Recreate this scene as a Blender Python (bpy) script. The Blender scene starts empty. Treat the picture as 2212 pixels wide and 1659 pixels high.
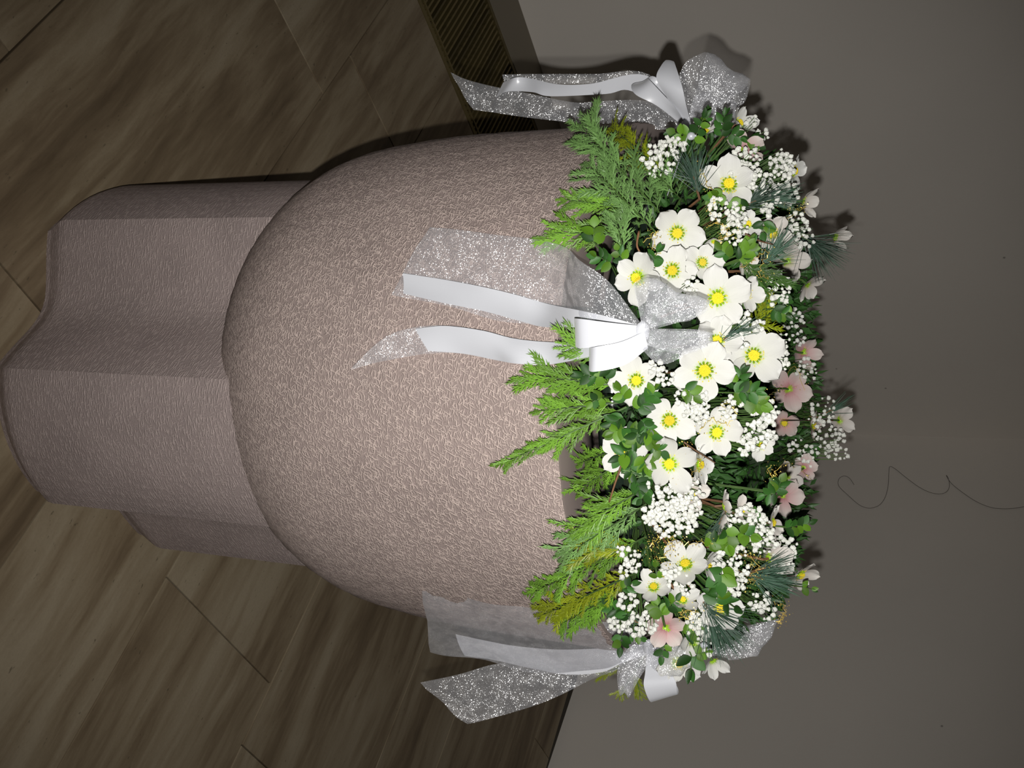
import bpy, math, random
import numpy as np
from mathutils import Vector, Matrix

# ------------------------------------------------------------------ camera
scene = bpy.context.scene
C = scene.collection
IMG_W, IMG_H = 2212.0, 1659.0
FPX, PITCH, ROLL, HEAD, CAM_Z = 2370.4, 0.45165, 0.0106, 0.8453, 1.6
_cp, _sp = math.cos(PITCH), math.sin(PITCH)
FWD = Vector((0, _cp, -_sp))
_up0, _rt0 = Vector((0, _sp, _cp)), Vector((1, 0, 0))
RT = _rt0 * math.cos(ROLL) + _up0 * math.sin(ROLL)
UP = _up0 * math.cos(ROLL) - _rt0 * math.sin(ROLL)
CAM = Vector((0, 0, CAM_Z))
# the photograph was taken with the camera turned on its side: image right is up in the room
IR, ID = UP, RT            # image right / image down as world directions
cd = bpy.data.cameras.new('camera')
cd.sensor_width = 36.0
cd.lens = FPX / IMG_W * 36.0
cd.clip_start = 0.02
cam = bpy.data.objects.new('camera', cd)
C.objects.link(cam)
mx = Matrix((UP, -RT, -FWD)).transposed().to_4x4()
mx.translation = CAM
cam.matrix_world = mx
scene.camera = cam

# ------------------------------------------------------------------ light
world = bpy.data.worlds.new('world')
scene.world = world
world.use_nodes = True
world.node_tree.nodes['Background'].inputs[0].default_value = (1.0, 0.93, 0.82, 1)
world.node_tree.nodes['Background'].inputs[1].default_value = 0.012
fl = bpy.data.lights.new('camera_flash', 'SPOT')       # the camera's own flash, beside the lens
fl.energy = 112
fl.color = (1.0, 0.98, 0.95)
fl.spot_size = math.radians(80)
fl.spot_blend = 1.0
fl.shadow_soft_size = 0.007
flo = bpy.data.objects.new('camera_flash', fl)
C.objects.link(flo)
fm = Matrix((UP, -RT, -FWD)).transposed().to_4x4()
fm.translation = CAM + RT * 0.047 - UP * 0.004 + FWD * 0.01
flo.matrix_world = fm
vs = scene.view_settings
vs.view_transform = 'Standard'
vs.look = 'None'
vs.gamma = 1.0
vs.use_curve_mapping = False
vs.exposure = 0.0

# ------------------------------------------------------------------ helpers
rnd = random.Random(11)

def ray(x, y):
    return FWD + RT * ((y - IMG_H / 2) / FPX) - UP * ((IMG_W - x - IMG_W / 2) / FPX)

def on_y(x, y, Y):
    d = ray(x, y)
    return CAM + d * (Y / d.y)

def on_z(x, y, z):
    d = ray(x, y)
    return CAM + d * ((z - CAM_Z) / d.z)

def to_px(p):
    d = p - CAM
    z = d.dot(FWD)
    u = IMG_H / 2 + FPX * d.dot(RT) / z
    v = IMG_W / 2 - FPX * d.dot(UP) / z
    return IMG_W - v, u

CX0, CY, SHEAR, ZR = -0.030, 1.618, 0.033, 1.068
RIM = Vector((CX0 + SHEAR * ZR, CY, ZR))
BOWL_D = [-.012, 0.0, .006, .05, .10, .20, .30, .38, .46, .53, .60, .65, .68]
BOWL_R = [.392, .399, .401, .3995, .399, .399, .3985, .392, .383, .3585, .312, .248, .16]

def bowl_r(z):
    return float(np.interp(ZR - z, BOWL_D, BOWL_R, left=0.0))

def bowl_hit(x, y, off=0.0):
    d = ray(x, y).normalized()
    t, best = 0.9, (9, None)
    while t < 2.2:
        p = CAM + d * t
        s = math.hypot(p.x - CX0 - SHEAR * p.z, p.y - CY) - bowl_r(p.z)
        if p.z > ZR:
            s = max(s, p.z - ZR)
        if s < best[0]:
            best = (s, t)
        if s <= 0:
            break
        t += 0.004
    return CAM + d * (best[1] - off)

WR, WT, WZ = 0.295, 0.128, ZR + 0.085       # flower ring: radius, thickness, height

def ring_sdf(p, tube=WT):
    q = math.hypot(p.x - RIM.x, p.y - RIM.y) - WR
    return math.hypot(q, (p.z - WZ) / 1.15) - tube

def ring_hit(x, y, tube=WT, skip=0):
    d = ray(x, y).normalized()
    t, best, prev = 0.8, (9, 1.5), 1
    found = 0
    while t < 2.6:
        s = ring_sdf(CAM + d * t, tube)
        if s < best[0]:
            best = (s, t)
        if s <= 0 and prev > 0:
            if found == skip:
                return CAM + d * t
            found += 1
        prev = s
        t += 0.004
    return CAM + d * best[1]

def ring_core(p):
    q = Vector((p.x - RIM.x, p.y - RIM.y, 0))
    q = q.normalized() * WR if q.length > 1e-4 else Vector((0, -WR, 0))
    return Vector((RIM.x + q.x, RIM.y + q.y, WZ - 0.03))

def mesh(name, verts, faces, mat=None, smooth=False, uvs=None):
    me = bpy.data.meshes.new(name)
    me.from_pydata([tuple(v) for v in verts], [], faces)
    if uvs is not None:
        ul = me.uv_layers.new(name='UVMap')
        for lp in me.loops:
            ul.data[lp.index].uv = uvs[lp.vertex_index]
    if mat:
        me.materials.append(mat)
    if smooth:
        me.polygons.foreach_set('use_smooth', [True] * len(me.polygons))
    me.update()
    return me

def obj(name, me, parent=None, mw=None, **props):
    o = bpy.data.objects.new(name, me)
    C.objects.link(o)
    if parent:
        o.parent = parent
    if mw is not None:
        o.matrix_local = mw
    for k, v in props.items():
        o[k] = v
    return o

def thing(name, label, cat, mw=None, group=None):
    o = obj(name, None, None, mw)
    o.empty_display_size = 0.02
    o['label'] = label
    o['category'] = cat
    if group:
        o['group'] = group
    return o

def frame(origin, X, Z, scale=1.0):
    Z = Z.normalized()
    X = (X - Z * X.dot(Z))
    if X.length < 1e-5:
        X = Z.orthogonal()
    X.normalize()
    Y = Z.cross(X)
    m = Matrix((X * scale, Y * scale, Z * scale)).transposed().to_4x4()
    m.translation = origin
    return m

class MB:
    def __init__(self):
        self.v, self.f, self.uv = [], [], []
    def add(self, vs, fs, uv=None):
        b = len(self.v)
        self.v += [Vector(p) for p in vs]
        self.f += [tuple(i + b for i in f) for f in fs]
        self.uv += uv if uv else [(0, 0)] * len(vs)
    def box(self, a, b):
        x0, y0, z0 = a
        x1, y1, z1 = b
        self.add([(x0,y0,z0),(x1,y0,z0),(x1,y1,z0),(x0,y1,z0),(x0,y0,z1),(x1,y0,z1),(x1,y1,z1),(x0,y1,z1)],
                 [(0,3,2,1),(4,5,6,7),(0,1,5,4),(1,2,6,5),(2,3,7,6),(3,0,4,7)])
    def tube(self, pts, rad, n=5, tip=True):
        pts = [Vector(p) for p in pts]
        rs = rad if isinstance(rad, (list, tuple)) else [rad] * len(pts)
        vs, fs = [], []
        ref = None
        for i, p in enumerate(pts):
            t = (pts[min(i + 1, len(pts) - 1)] - pts[max(i - 1, 0)])
            t = t.normalized() if t.length > 1e-9 else Vector((0, 0, 1))
            if ref is None:
                ref = t.orthogonal().normalized()
            a = (ref - t * ref.dot(t))
            a = a.normalized() if a.length > 1e-6 else t.orthogonal().normalized()
            ref = a
            b = t.cross(a)
            for k in range(n):
                an = 2 * math.pi * k / n
                vs.append(p + (a * math.cos(an) + b * math.sin(an)) * rs[i])
        for i in range(len(pts) - 1):
            for k in range(n):
                fs.append((i*n+k, i*n+(k+1) % n, (i+1)*n+(k+1) % n, (i+1)*n+k))
        fs.append(tuple(range(n))[::-1])
        fs.append(tuple((len(pts)-1)*n + k for k in range(n)))
        self.add(vs, fs)
    def spike(self, p0, p1, w, up, flat=0.5):
        p0, p1 = Vector(p0), Vector(p1)
        t = (p1 - p0).normalized()
        s = t.cross(Vector(up)).normalized()
        u = s.cross(t)
        m = p0.lerp(p1, 0.35)
        self.add([p0 + s*w*.6, p0 + u*w*flat*.6, p0 - s*w*.6, p0 - u*w*flat*.6,
                  m + s*w, m + u*w*flat, m - s*w, m - u*w*flat, p1],
                 [(0,1,5,4),(1,2,6,5),(2,3,7,6),(3,0,4,7),(4,5,8),(5,6,8),(6,7,8),(7,4,8)])
    def ball(self, c, r, sub=1, jit=0.0, rg=None):
        vs, fs = ico(sub)
        c = Vector(c)
        rx = r if isinstance(r, (tuple, list)) else (r, r, r)
        out = []
        for v in vs:
            k = 1 + (rg.uniform(-jit, jit) if rg else 0)
            out.append(c + Vector((v.x*rx[0], v.y*rx[1], v.z*rx[2])) * k)
        self.add(out, fs)
    def mesh(self, name, mat=None, smooth=False, use_uv=False):
        return mesh(name, self.v, self.f, mat, smooth, self.uv if use_uv else None)

_ico = {}
def ico(sub):
    if sub in _ico:
        return _ico[sub]
    if sub == 0:
        t = (1 + 5 ** .5) / 2
        vs = [Vector(p).normalized() for p in [(-1,t,0),(1,t,0),(-1,-t,0),(1,-t,0),(0,-1,t),(0,1,t),(0,-1,-t),(0,1,-t),(t,0,-1),(t,0,1),(-t,0,-1),(-t,0,1)]]
        fs = [(0,11,5),(0,5,1),(0,1,7),(0,7,10),(0,10,11),(1,5,9),(5,11,4),(11,10,2),(10,7,6),(7,1,8),(3,9,4),(3,4,2),(3,2,6),(3,6,8),(3,8,9),(4,9,5),(2,4,11),(6,2,10),(8,6,7),(9,8,1)]
    else:
        v0, f0 = ico(sub - 1)
        vs, fs, mid = list(v0), [], {}
        def m(a, b):
            k = (min(a, b), max(a, b))
            if k not in mid:
                mid[k] = len(vs)
                vs.append(((vs[a] + vs[b]) / 2).normalized())
            return mid[k]
        for a, b, c in f0:
            x, y, z = m(a, b), m(b, c), m(c, a)
            fs += [(a, x, z), (b, y, x), (c, z, y), (x, y, z)]
    _ico[sub] = (vs, fs)
    return _ico[sub]

# ------------------------------------------------------------------ materials
class NT:
    def __init__(self, name):
        self.m = bpy.data.materials.new(name)
        self.m.use_nodes = True
        self.t = self.m.node_tree
        self.n, self.l = self.t.nodes, self.t.links
        self.p = self.n['Principled BSDF']
        self.out = self.n['Material Output']
    def new(self, kind, **kw):
        nd = self.n.new(kind)
        for k, v in kw.items():
            if k.startswith('i_'):
                nd.inputs[k[2:].replace('_', ' ')].default_value = v
            else:
                setattr(nd, k, v)
        return nd
    def link(self, a, b):
        self.l.new(a, b)
    def math(self, op, a, b=None, clamp=False):
        nd = self.n.new('ShaderNodeMath')
        nd.operation = op
        nd.use_clamp = clamp
        for i, s in enumerate((a, b)):
            if s is None:
                continue
            if isinstance(s, (int, float)):
                nd.inputs[i].default_value = s
            else:
                self.l.new(s, nd.inputs[i])
        return nd.outputs[0]
    def ramp(self, fac, stops):
        nd = self.n.new('ShaderNodeValToRGB')
        e = nd.color_ramp.elements
        while len(e) < len(stops):
            e.new(0.5)
        for s, (p, c) in zip(e, stops):
            s.position = p
            s.color = (*c, 1) if len(c) == 3 else c
        self.l.new(fac, nd.inputs[0])
        return nd.outputs[0]
    def mix(self, fac, a, b):
        nd = self.n.new('ShaderNodeMix')
        nd.data_type = 'RGBA'
        for i, s in ((0, fac), (6, a), (7, b)):
            if isinstance(s, (int, float)):
                nd.inputs[i].default_value = s
            elif isinstance(s, tuple):
                nd.inputs[i].default_value = (*s, 1)
            else:
                self.l.new(s, nd.inputs[i])
        return nd.outputs[2]
    def bump(self, h, strength, dist):
        nd = self.n.new('ShaderNodeBump')
        nd.inputs['Strength'].default_value = strength
        nd.inputs['Distance'].default_value = dist
        self.l.new(h, nd.inputs['Height'])
        self.l.new(nd.outputs[0], self.p.inputs['Normal'])
        return nd

def plain(name, col, rough=0.5, metal=0.0, var=0.0, scale=30, spec=0.5, trans=0.0):
    t = NT(name)
    t.p.inputs['Roughness'].default_value = rough
    t.p.inputs['Metallic'].default_value = metal
    t.p.inputs['Specular IOR Level'].default_value = spec
    tc = t.new('ShaderNodeTexCoord')
    no = t.new('ShaderNodeTexNoise', i_Scale=scale, i_Detail=3.0)
    t.link(tc.outputs['Object'], no.inputs['Vector'])
    oi = t.new('ShaderNodeObjectInfo')
    f = t.math('ADD', no.outputs[0], t.math('MULTIPLY', t.math('SUBTRACT', oi.outputs['Random'], 0.5), 0.8), True)
    a = tuple(c * (1 - var) for c in col)
    b = tuple(min(1, c * (1 + var)) for c in col)
    colr = t.ramp(f, [(0.3, a), (0.7, b)])
    t.link(colr, t.p.inputs['Base Color'])
    if trans:
        tr = t.new('ShaderNodeBsdfTranslucent')
        t.link(colr, tr.inputs[0])
        mxs = t.new('ShaderNodeMixShader')
        mxs.inputs[0].default_value = trans
        t.link(t.p.outputs[0], mxs.inputs[1])
        t.link(tr.outputs[0], mxs.inputs[2])
        t.link(mxs.outputs[0], t.out.inputs[0])
    return t.m

def stone_mat(name, base, mark, amount, layers, rough=0.75):
    """tooled sandstone: short chisel strokes in several directions, laid out in metres"""
    t = NT(name)
    t.p.inputs['Roughness'].default_value = rough
    t.p.inputs['Specular IOR Level'].default_value = 0.25
    uv = t.new('ShaderNodeUVMap')
    warp = t.new('ShaderNodeTexNoise', i_Scale=26.0, i_Detail=1.0)
    t.link(uv.outputs[0], warp.inputs['Vector'])
    sub = t.new('ShaderNodeVectorMath', operation='SUBTRACT')
    t.link(warp.outputs['Color'], sub.inputs[0])
    sub.inputs[1].default_value = (.5, .5, .5)
    sc = t.new('ShaderNodeVectorMath', operation='SCALE')
    sc.inputs['Scale'].default_value = 0.0022
    t.link(sub.outputs[0], sc.inputs[0])
    ad = t.new('ShaderNodeVectorMath', operation='ADD')
    t.link(uv.outputs[0], ad.inputs[0])
    t.link(sc.outputs[0], ad.inputs[1])
    total = None
    for ang, cl, cw, gain, thr in layers:
        m1 = t.new('ShaderNodeMapping')
        m1.inputs['Rotation'].default_value = (0, 0, math.radians(ang))
        m1.inputs['Location'].default_value = (ang * .37, ang * .11, 0)
        t.link(ad.outputs[0], m1.inputs[0])
        m2 = t.new('ShaderNodeMapping')
        m2.inputs['Scale'].default_value = (1 / cl, 1 / cw, 1)
        t.link(m1.outputs[0], m2.inputs[0])
        vo = t.new('ShaderNodeTexVoronoi', voronoi_dimensions='2D')
        vo.inputs['Scale'].default_value = 1.0
        t.link(m2.outputs[0], vo.inputs['Vector'])
        mr = t.new('ShaderNodeMapRange', interpolation_type='SMOOTHSTEP')
        mr.inputs[1].default_value = thr
        mr.inputs[2].default_value = thr * 0.25
        mr.inputs[3].default_value = 0
        mr.inputs[4].default_value = gain
        t.link(vo.outputs['Distance'], mr.inputs[0])
        total = mr.outputs[0] if total is None else t.math('MAXIMUM', total, mr.outputs[0])
    pat = t.new('ShaderNodeTexNoise', i_Scale=9.0, i_Detail=4.0)
    t.link(uv.outputs[0], pat.inputs['Vector'])
    fine = t.new('ShaderNodeTexNoise', i_Scale=420.0, i_Detail=4.0, i_Roughness=0.7)
    t.link(uv.outputs[0], fine.inputs['Vector'])
    b0 = t.ramp(pat.outputs[0], [(0.3, tuple(c * .86 for c in base)), (0.7, tuple(c * 1.1 for c in base))])
    b1 = t.mix(t.math('MULTIPLY', t.ramp(fine.outputs[0], [(0.35, (0, 0, 0)), (0.65, (1, 1, 1))]), 0.55), b0, tuple(c * .50 for c in base))
    brk = t.ramp(fine.outputs[0], [(0.36, (.25, .25, .25)), (0.52, (1, 1, 1))])
    col = t.mix(t.math('MULTIPLY', t.math('MULTIPLY', total, amount), brk), b1, mark)
    t.link(col, t.p.inputs['Base Color'])
    h = t.math('ADD', total, t.math('MULTIPLY', fine.outputs[0], 0.9))
    t.bump(h, 0.8, 0.0018)
    return t.m

LAY_BOWL = [(62, .042, .0048, 1.0, .23), (4, .028, .0046, .95, .23), (-22, .030, .0050, .9, .22),
            (32, .024, .0046, .8, .22), (-58, .030, .0060, .7, .19), (84, .028, .0050, .8, .21), (12, .018, .0040, .7, .23), (-8, .017, .0038, .7, .23)]
LAY_PED = [(2, .034, .0046, .7, .24), (-9, .028, .0042, .6, .24), (12, .030, .0050, .6, .23), (70, .028, .0062, .4, .20)]
M_bowl = stone_mat('tooled_sandstone', (.375, .295, .270), (.74, .60, .535), .95, LAY_BOWL)
M_ped = stone_mat('tooled_sandstone_fine', (.37, .298, .282), (.62, .51, .475), 1.0, LAY_PED)
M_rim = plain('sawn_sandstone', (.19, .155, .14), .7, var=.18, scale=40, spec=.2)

def slab_mat():
    t = NT('banded_marble')
    t.p.inputs['Roughness'].default_value = 0.55
    t.p.inputs['Specular IOR Level'].default_value = 0.3
    tc = t.new('ShaderNodeTexCoord')
    oi = t.new('ShaderNodeObjectInfo')
    off = t.new('ShaderNodeCombineXYZ')
    for i in range(3):
        t.link(t.math('MULTIPLY', oi.outputs['Random'], 37.0 + 11 * i), off.inputs[i])
    ad = t.new('ShaderNodeVectorMath', operation='ADD')
    t.link(tc.outputs['Object'], ad.inputs[0])
    t.link(off.outputs[0], ad.inputs[1])
    wn = t.new('ShaderNodeTexNoise', i_Scale=2.3, i_Detail=2.0)
    t.link(ad.outputs[0], wn.inputs['Vector'])
    ws_ = t.new('ShaderNodeVectorMath', operation='SUBTRACT')
    t.link(wn.outputs['Color'], ws_.inputs[0])
    ws_.inputs[1].default_value = (.5, .5, .5)
    wm_ = t.new('ShaderNodeVectorMath', operation='MULTIPLY')
    t.link(ws_.outputs[0], wm_.inputs[0])
    wm_.inputs[1].default_value = (.055, .15, 0)
    wa = t.new('ShaderNodeVectorMath', operation='ADD')
    t.link(ad.outputs[0], wa.inputs[0])
    t.link(wm_.outputs[0], wa.inputs[1])
    def noise(sx, sy, det, dist, rough=.5):
        mp = t.new('ShaderNodeMapping')
        mp.inputs['Scale'].default_value = (sx, sy, 1)
        t.link(wa.outputs[0], mp.inputs[0])
        no = t.new('ShaderNodeTexNoise', i_Scale=1.0, i_Detail=det, i_Distortion=dist, i_Roughness=rough)
        t.link(mp.outputs[0], no.inputs['Vector'])
        return no.outputs[0]
    big = noise(11, 1.3, 4.0, .4, .55)
    thin = noise(38, 5.0, 5.0, .3, .65)
    pit = noise(130, 55, 2.0, 0)
    s = t.math('ADD', t.math('MULTIPLY', big, .70), t.math('MULTIPLY', thin, .30))
    s2 = t.math('ADD', s, t.math('MULTIPLY', t.math('SUBTRACT', oi.outputs['Random'], .5), .12))
    col = t.ramp(s2, [(.34, (.115, .080, .047)), (.46, (.203, .150, .092)), (.54, (.282, .222, .143)), (.66, (.365, .303, .210))])
    col2 = t.mix(t.math('MULTIPLY', t.ramp(pit, [(.70, (0, 0, 0)), (.76, (1, 1, 1))]), .6), col, (.07, .055, .035))
    gr = noise(260, 180, 4.0, 0, .7)
    col3 = t.mix(t.math('MULTIPLY', gr, .40), col2, (.12, .092, .055))
    t.link(col3, t.p.inputs['Base Color'])
    t.bump(pit, .15, .001)
    return t.m
M_slab = slab_mat()
M_joint = plain('dark_mortar', (.045, .038, .028), .9, var=.2)
M_strip = plain('dark_border_stone', (.19, .165, .125), .7, var=.2, scale=14)

def wall_mat():
    t = NT('grey_plaster')
    t.p.inputs['Roughness'].default_value = 0.9
    t.p.inputs['Specular IOR Level'].default_value = 0.15
    tc = t.new('ShaderNodeTexCoord')
    n1 = t.new('ShaderNodeTexNoise', i_Scale=1.6, i_Detail=4.0)
    n2 = t.new('ShaderNodeTexNoise', i_Scale=300.0, i_Detail=2.0)
    for n in (n1, n2):
        t.link(tc.outputs['Object'], n.inputs['Vector'])
    c = t.ramp(n1.outputs[0], [(.3, (.78, .73, .665)), (.7, (.83, .775, .705))])
    c2 = t.mix(t.math('MULTIPLY', n2.outputs[0], .18), c, (.60, .555, .51))
    sp = t.new('ShaderNodeTexVoronoi', i_Scale=5.0)
    t.link(tc.outputs['Object'], sp.inputs['Vector'])
    c3 = t.mix(t.math('MULTIPLY', t.ramp(sp.outputs['Distance'], [(.018, (1, 1, 1)), (.03, (0, 0, 0))]), .6), c2, (.12, .10, .09))
    t.link(c3, t.p.inputs['Base Color'])
    t.bump(n2.outputs[0], .25, .001)
    return t.m
M_wall = wall_mat()
M_bronze = plain('dull_bronze', (.16, .125, .05), .55, .6, var=.25, scale=60)
M_pit = plain('black_channel', (.01, .01, .008), .9)
M_wire = plain('dark_wire', (.16, .14, .125), .7)

def petal_mat(name, base, mid, tip, trans=.2):
    t = NT(name)
    t.p.inputs['Roughness'].default_value = .62
    t.p.inputs['Specular IOR Level'].default_value = .25
    uv = t.new('ShaderNodeUVMap')
    sx = t.new('ShaderNodeSeparateXYZ')
    t.link(uv.outputs[0], sx.inputs[0])
    mp = t.new('ShaderNodeMapping')
    mp.inputs['Scale'].default_value = (1.5, 22, 1)
    t.link(uv.outputs[0], mp.inputs[0])
    ve = t.new('ShaderNodeTexNoise', i_Scale=1.0, i_Detail=2.0)
    t.link(mp.outputs[0], ve.inputs['Vector'])
    f = t.math('ADD', sx.outputs[0], t.math('MULTIPLY', t.math('SUBTRACT', ve.outputs[0], .5), .22))
    col = t.ramp(f, [(.06, base), (.30, mid), (.8, tip)])
    t.link(col, t.p.inputs['Base Color'])
    t.bump(ve.outputs[0], .25, .0015)
    tr = t.new('ShaderNodeBsdfTranslucent')
    t.link(col, tr.inputs[0])
    ms = t.new('ShaderNodeMixShader')
    ms.inputs[0].default_value = trans
    t.link(t.p.outputs[0], ms.inputs[1])
    t.link(tr.outputs[0], ms.inputs[2])
    t.link(ms.outputs[0], t.out.inputs[0])
    return t.m
M_pet = petal_mat('white_petal', (.42, .54, .16), (.655, .655, .60), (.68, .675, .645))
M_petp = petal_mat('pink_petal', (.42, .17, .18), (.56, .36, .35), (.63, .55, .51))
M_peto = petal_mat('blush_petal', (.42, .42, .18), (.60, .55, .50), (.65, .62, .575))
M_anther = plain('yellow_anther', (.72, .58, .015), .6, var=.15, scale=400)
M_nect = plain('green_nectary', (.24, .42, .012), .45, var=.2, scale=300)
M_stem = plain('red_brown_stem', (.17, .085, .04), .6, var=.3, scale=50)
M_gstem = plain('green_stem', (.05, .10, .02), .6, var=.3, scale=50)
M_gyp = plain('babys_breath_white', (.66, .665, .61), .8, var=.08, scale=500)
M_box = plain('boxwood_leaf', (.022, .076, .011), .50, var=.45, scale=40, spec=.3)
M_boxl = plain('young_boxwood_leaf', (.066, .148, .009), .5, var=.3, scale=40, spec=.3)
M_ced = plain('cedar_green', (.13, .27, .026), .5, var=.25, scale=30)
M_cedb = plain('cedar_blue_green', (.14, .265, .075), .5, var=.2, scale=30)
M_cedy = plain('cedar_yellow_green', (.20, .245, .008), .5, var=.25, scale=30)
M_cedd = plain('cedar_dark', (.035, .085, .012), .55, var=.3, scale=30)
M_pine = plain('pine_needle', (.030, .068, .042), .42, var=.35, scale=30)
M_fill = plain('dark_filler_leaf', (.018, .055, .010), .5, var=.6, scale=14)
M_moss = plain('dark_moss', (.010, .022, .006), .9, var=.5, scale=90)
M_tray = plain('dark_plastic', (.012, .020, .014), .18, spec=.7)
M_gold = plain('gold_foil', (.92, .66, .16), .38, .5, var=.2, scale=300)
M_silver = plain('silver_glass', (.75, .77, .82), .22, .4, spec=1.0)

def satin_mat():
    t = NT('white_satin')
    t.p.inputs['Base Color'].default_value = (.58, .59, .625, 1)
    t.p.inputs['Roughness'].default_value = .30
    t.p.inputs['Specular IOR Level'].default_value = .75
    t.p.inputs['Sheen Weight'].default_value = .2
    uv = t.new('ShaderNodeUVMap')
    mp = t.new('ShaderNodeMapping')
    mp.inputs['Scale'].default_value = (60, 900, 1)
    t.link(uv.outputs[0], mp.inputs[0])
    no = t.new('ShaderNodeTexNoise', i_Scale=1.0, i_Detail=2.0)
    t.link(mp.outputs[0], no.inputs['Vector'])
    t.bump(no.outputs[0], .12, .0006)
    return t.m
M_satin = satin_mat()

def organza_mat():
    """sheer ribbon: mostly see-through weave with tiny reflective flecks whose facets point every way"""
    t = NT('glitter_organza')
    uv = t.new('ShaderNodeUVMap')
    vo = t.new('ShaderNodeTexVoronoi', voronoi_dimensions='2D', i_Scale=1250.0)
    t.link(uv.outputs[0], vo.inputs['Vector'])
    pa = t.new('ShaderNodeTexNoise', i_Scale=55.0, i_Detail=2.0)
    t.link(uv.outputs[0], pa.inputs['Vector'])
    sub = t.new('ShaderNodeVectorMath', operation='SUBTRACT')
    t.link(vo.outputs['Color'], sub.inputs[0])
    sub.inputs[1].default_value = (.5, .5, .5)
    sc = t.new('ShaderNodeVectorMath', operation='SCALE')
    sc.inputs['Scale'].default_value = 1.35
    t.link(sub.outputs[0], sc.inputs[0])
    ge = t.new('ShaderNodeNewGeometry')
    ad = t.new('ShaderNodeVectorMath', operation='ADD')
    t.link(ge.outputs['Normal'], ad.inputs[0])
    t.link(sc.outputs[0], ad.inputs[1])
    nm = t.new('ShaderNodeVectorMath', operation='NORMALIZE')
    t.link(ad.outputs[0], nm.inputs[0])
    gl = t.new('ShaderNodeBsdfGlossy')
    gl.inputs['Color'].default_value = (.95, .97, 1, 1)
    gl.inputs['Roughness'].default_value = .30
    t.link(nm.outputs[0], gl.inputs['Normal'])
    tr = t.new('ShaderNodeBsdfTransparent')
    tr.inputs[0].default_value = (.93, .93, .94, 1)
    di = t.new('ShaderNodeBsdfDiffuse')
    di.inputs[0].default_value = (.74, .75, .79, 1)
    tl = t.new('ShaderNodeBsdfTranslucent')
    tl.inputs[0].default_value = (.74, .75, .79, 1)
    cl = t.new('ShaderNodeMixShader')
    cl.inputs[0].default_value = .35
    t.link(di.outputs[0], cl.inputs[1])
    t.link(tl.outputs[0], cl.inputs[2])
    lw = t.new('ShaderNodeLayerWeight')
    lw.inputs[0].default_value = .35
    fac = t.math('ADD', .21, t.math('MULTIPLY', lw.outputs['Facing'], .34))
    m1 = t.new('ShaderNodeMixShader')
    t.link(fac, m1.inputs[0])
    t.link(tr.outputs[0], m1.inputs[1])
    t.link(cl.outputs[0], m1.inputs[2])
    fleck = t.math('MULTIPLY', t.ramp(vo.outputs['Distance'], [(.42, (1, 1, 1)), (.5, (0, 0, 0))]),
                   t.ramp(pa.outputs[0], [(.38, (.07, .07, .07)), (.58, (.85, .85, .85))]))
    t.link(fleck, gl.inputs['Color'])
    m2 = t.new('ShaderNodeAddShader')
    t.link(m1.outputs[0], m2.inputs[0])
    t.link(gl.outputs[0], m2.inputs[1])
    t.link(m2.outputs[0], t.out.inputs[0])
    t.n.remove(t.p)
    return t.m
M_org = organza_mat()

# ------------------------------------------------------------------ setting
ROOM = Matrix.Rotation(HEAD, 4, 'Z')       # local x runs along the right-hand wall normal (B), local y along the left one (A)
A_GR0, A_GR1 = 2.575, 2.978
def wall_a(b): return 3.16 - .03 * (b - 1.75)
def wall_b(a): return 3.686 + .08 * (a - 1.708)
CA, CB = 3.098, 3.797
fb = MB()
fb.box((-1.3, -1.3, -.06), (3.80, A_GR0 - .004, -.012))
floor = obj('floor', fb.mesh('floor', M_joint), None, ROOM.copy(), kind='structure',
            label='banded brown and beige marble slab floor')
ROWS = [(-.95, -.42), (-.42, .13), (.13, .612), (.612, 1.192), (1.192, 1.538), (1.538, 1.989), (1.989, 2.546), (2.546, 2.857), (2.857, 3.287), (3.287, 3.458), (3.458, 3.62)]
JOINTS = {2: [-.4, .35, 1.29, 2.1], 3: [-.9, .12, 1.008, 2.0], 4: [-.7, .2, 1.24, 2.17], 5: [-.25, .83, 1.78], 6: [-.5, .681, 1.62],
          7: [-.6, .55, 1.75], 8: [-.8, .25, 1.5], 9: [-.2, 1.1, 2.2], 10: [.1, 1.4], 0: [-.3, .9, 1.9], 1: [-.6, .5, 1.5]}
for i, (b0, b1) in enumerate(ROWS):
    js = [-1.25] + [j for j in JOINTS[i] if j > -1.25] + [A_GR0]
    for a0, a1 in zip(js[:-1], js[1:]):
        hx, hy, g, bv = (b1 - b0) / 2 - .0016, (a1 - a0) / 2 - .0016, .0, .0005
        s = MB()
        vs_ = []
        for z, e in ((-.03, 0), (-.0015, 0), (0, bv)):
            vs_ += [(-hx+e, -hy+e, z), (hx-e, -hy+e, z), (hx-e, hy-e, z), (-hx+e, hy-e, z)]
        s.add(vs_, [(3,2,1,0)] + [(k*4+j, k*4+(j+1) % 4, k*4+4+(j+1) % 4, k*4+4+j) for k in range(2) for j in range(4)] + [(8,9,10,11)])
        lev = rnd.uniform(-.0006, .0006)
        obj('slab', s.mesh('slab', M_slab), floor, Matrix.Translation(((b0+b1)/2, (a0+a1)/2, lev)))
# stone border between the grating and the wall
tb = MB()
tb.box((-1.3, A_GR1, -.06), (CB - .0, wall_a(CB) - .004, 0.0))
tb.v = [Vector((p.x, min(p.y, 9) if p.y < 3 else wall_a(p.x), p.z)) for p in tb.v]
obj('trim_1', tb.mesh('border', M_strip), None, ROOM.copy(), kind='structure', label='dark stone border strip along the left wall')
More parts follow.
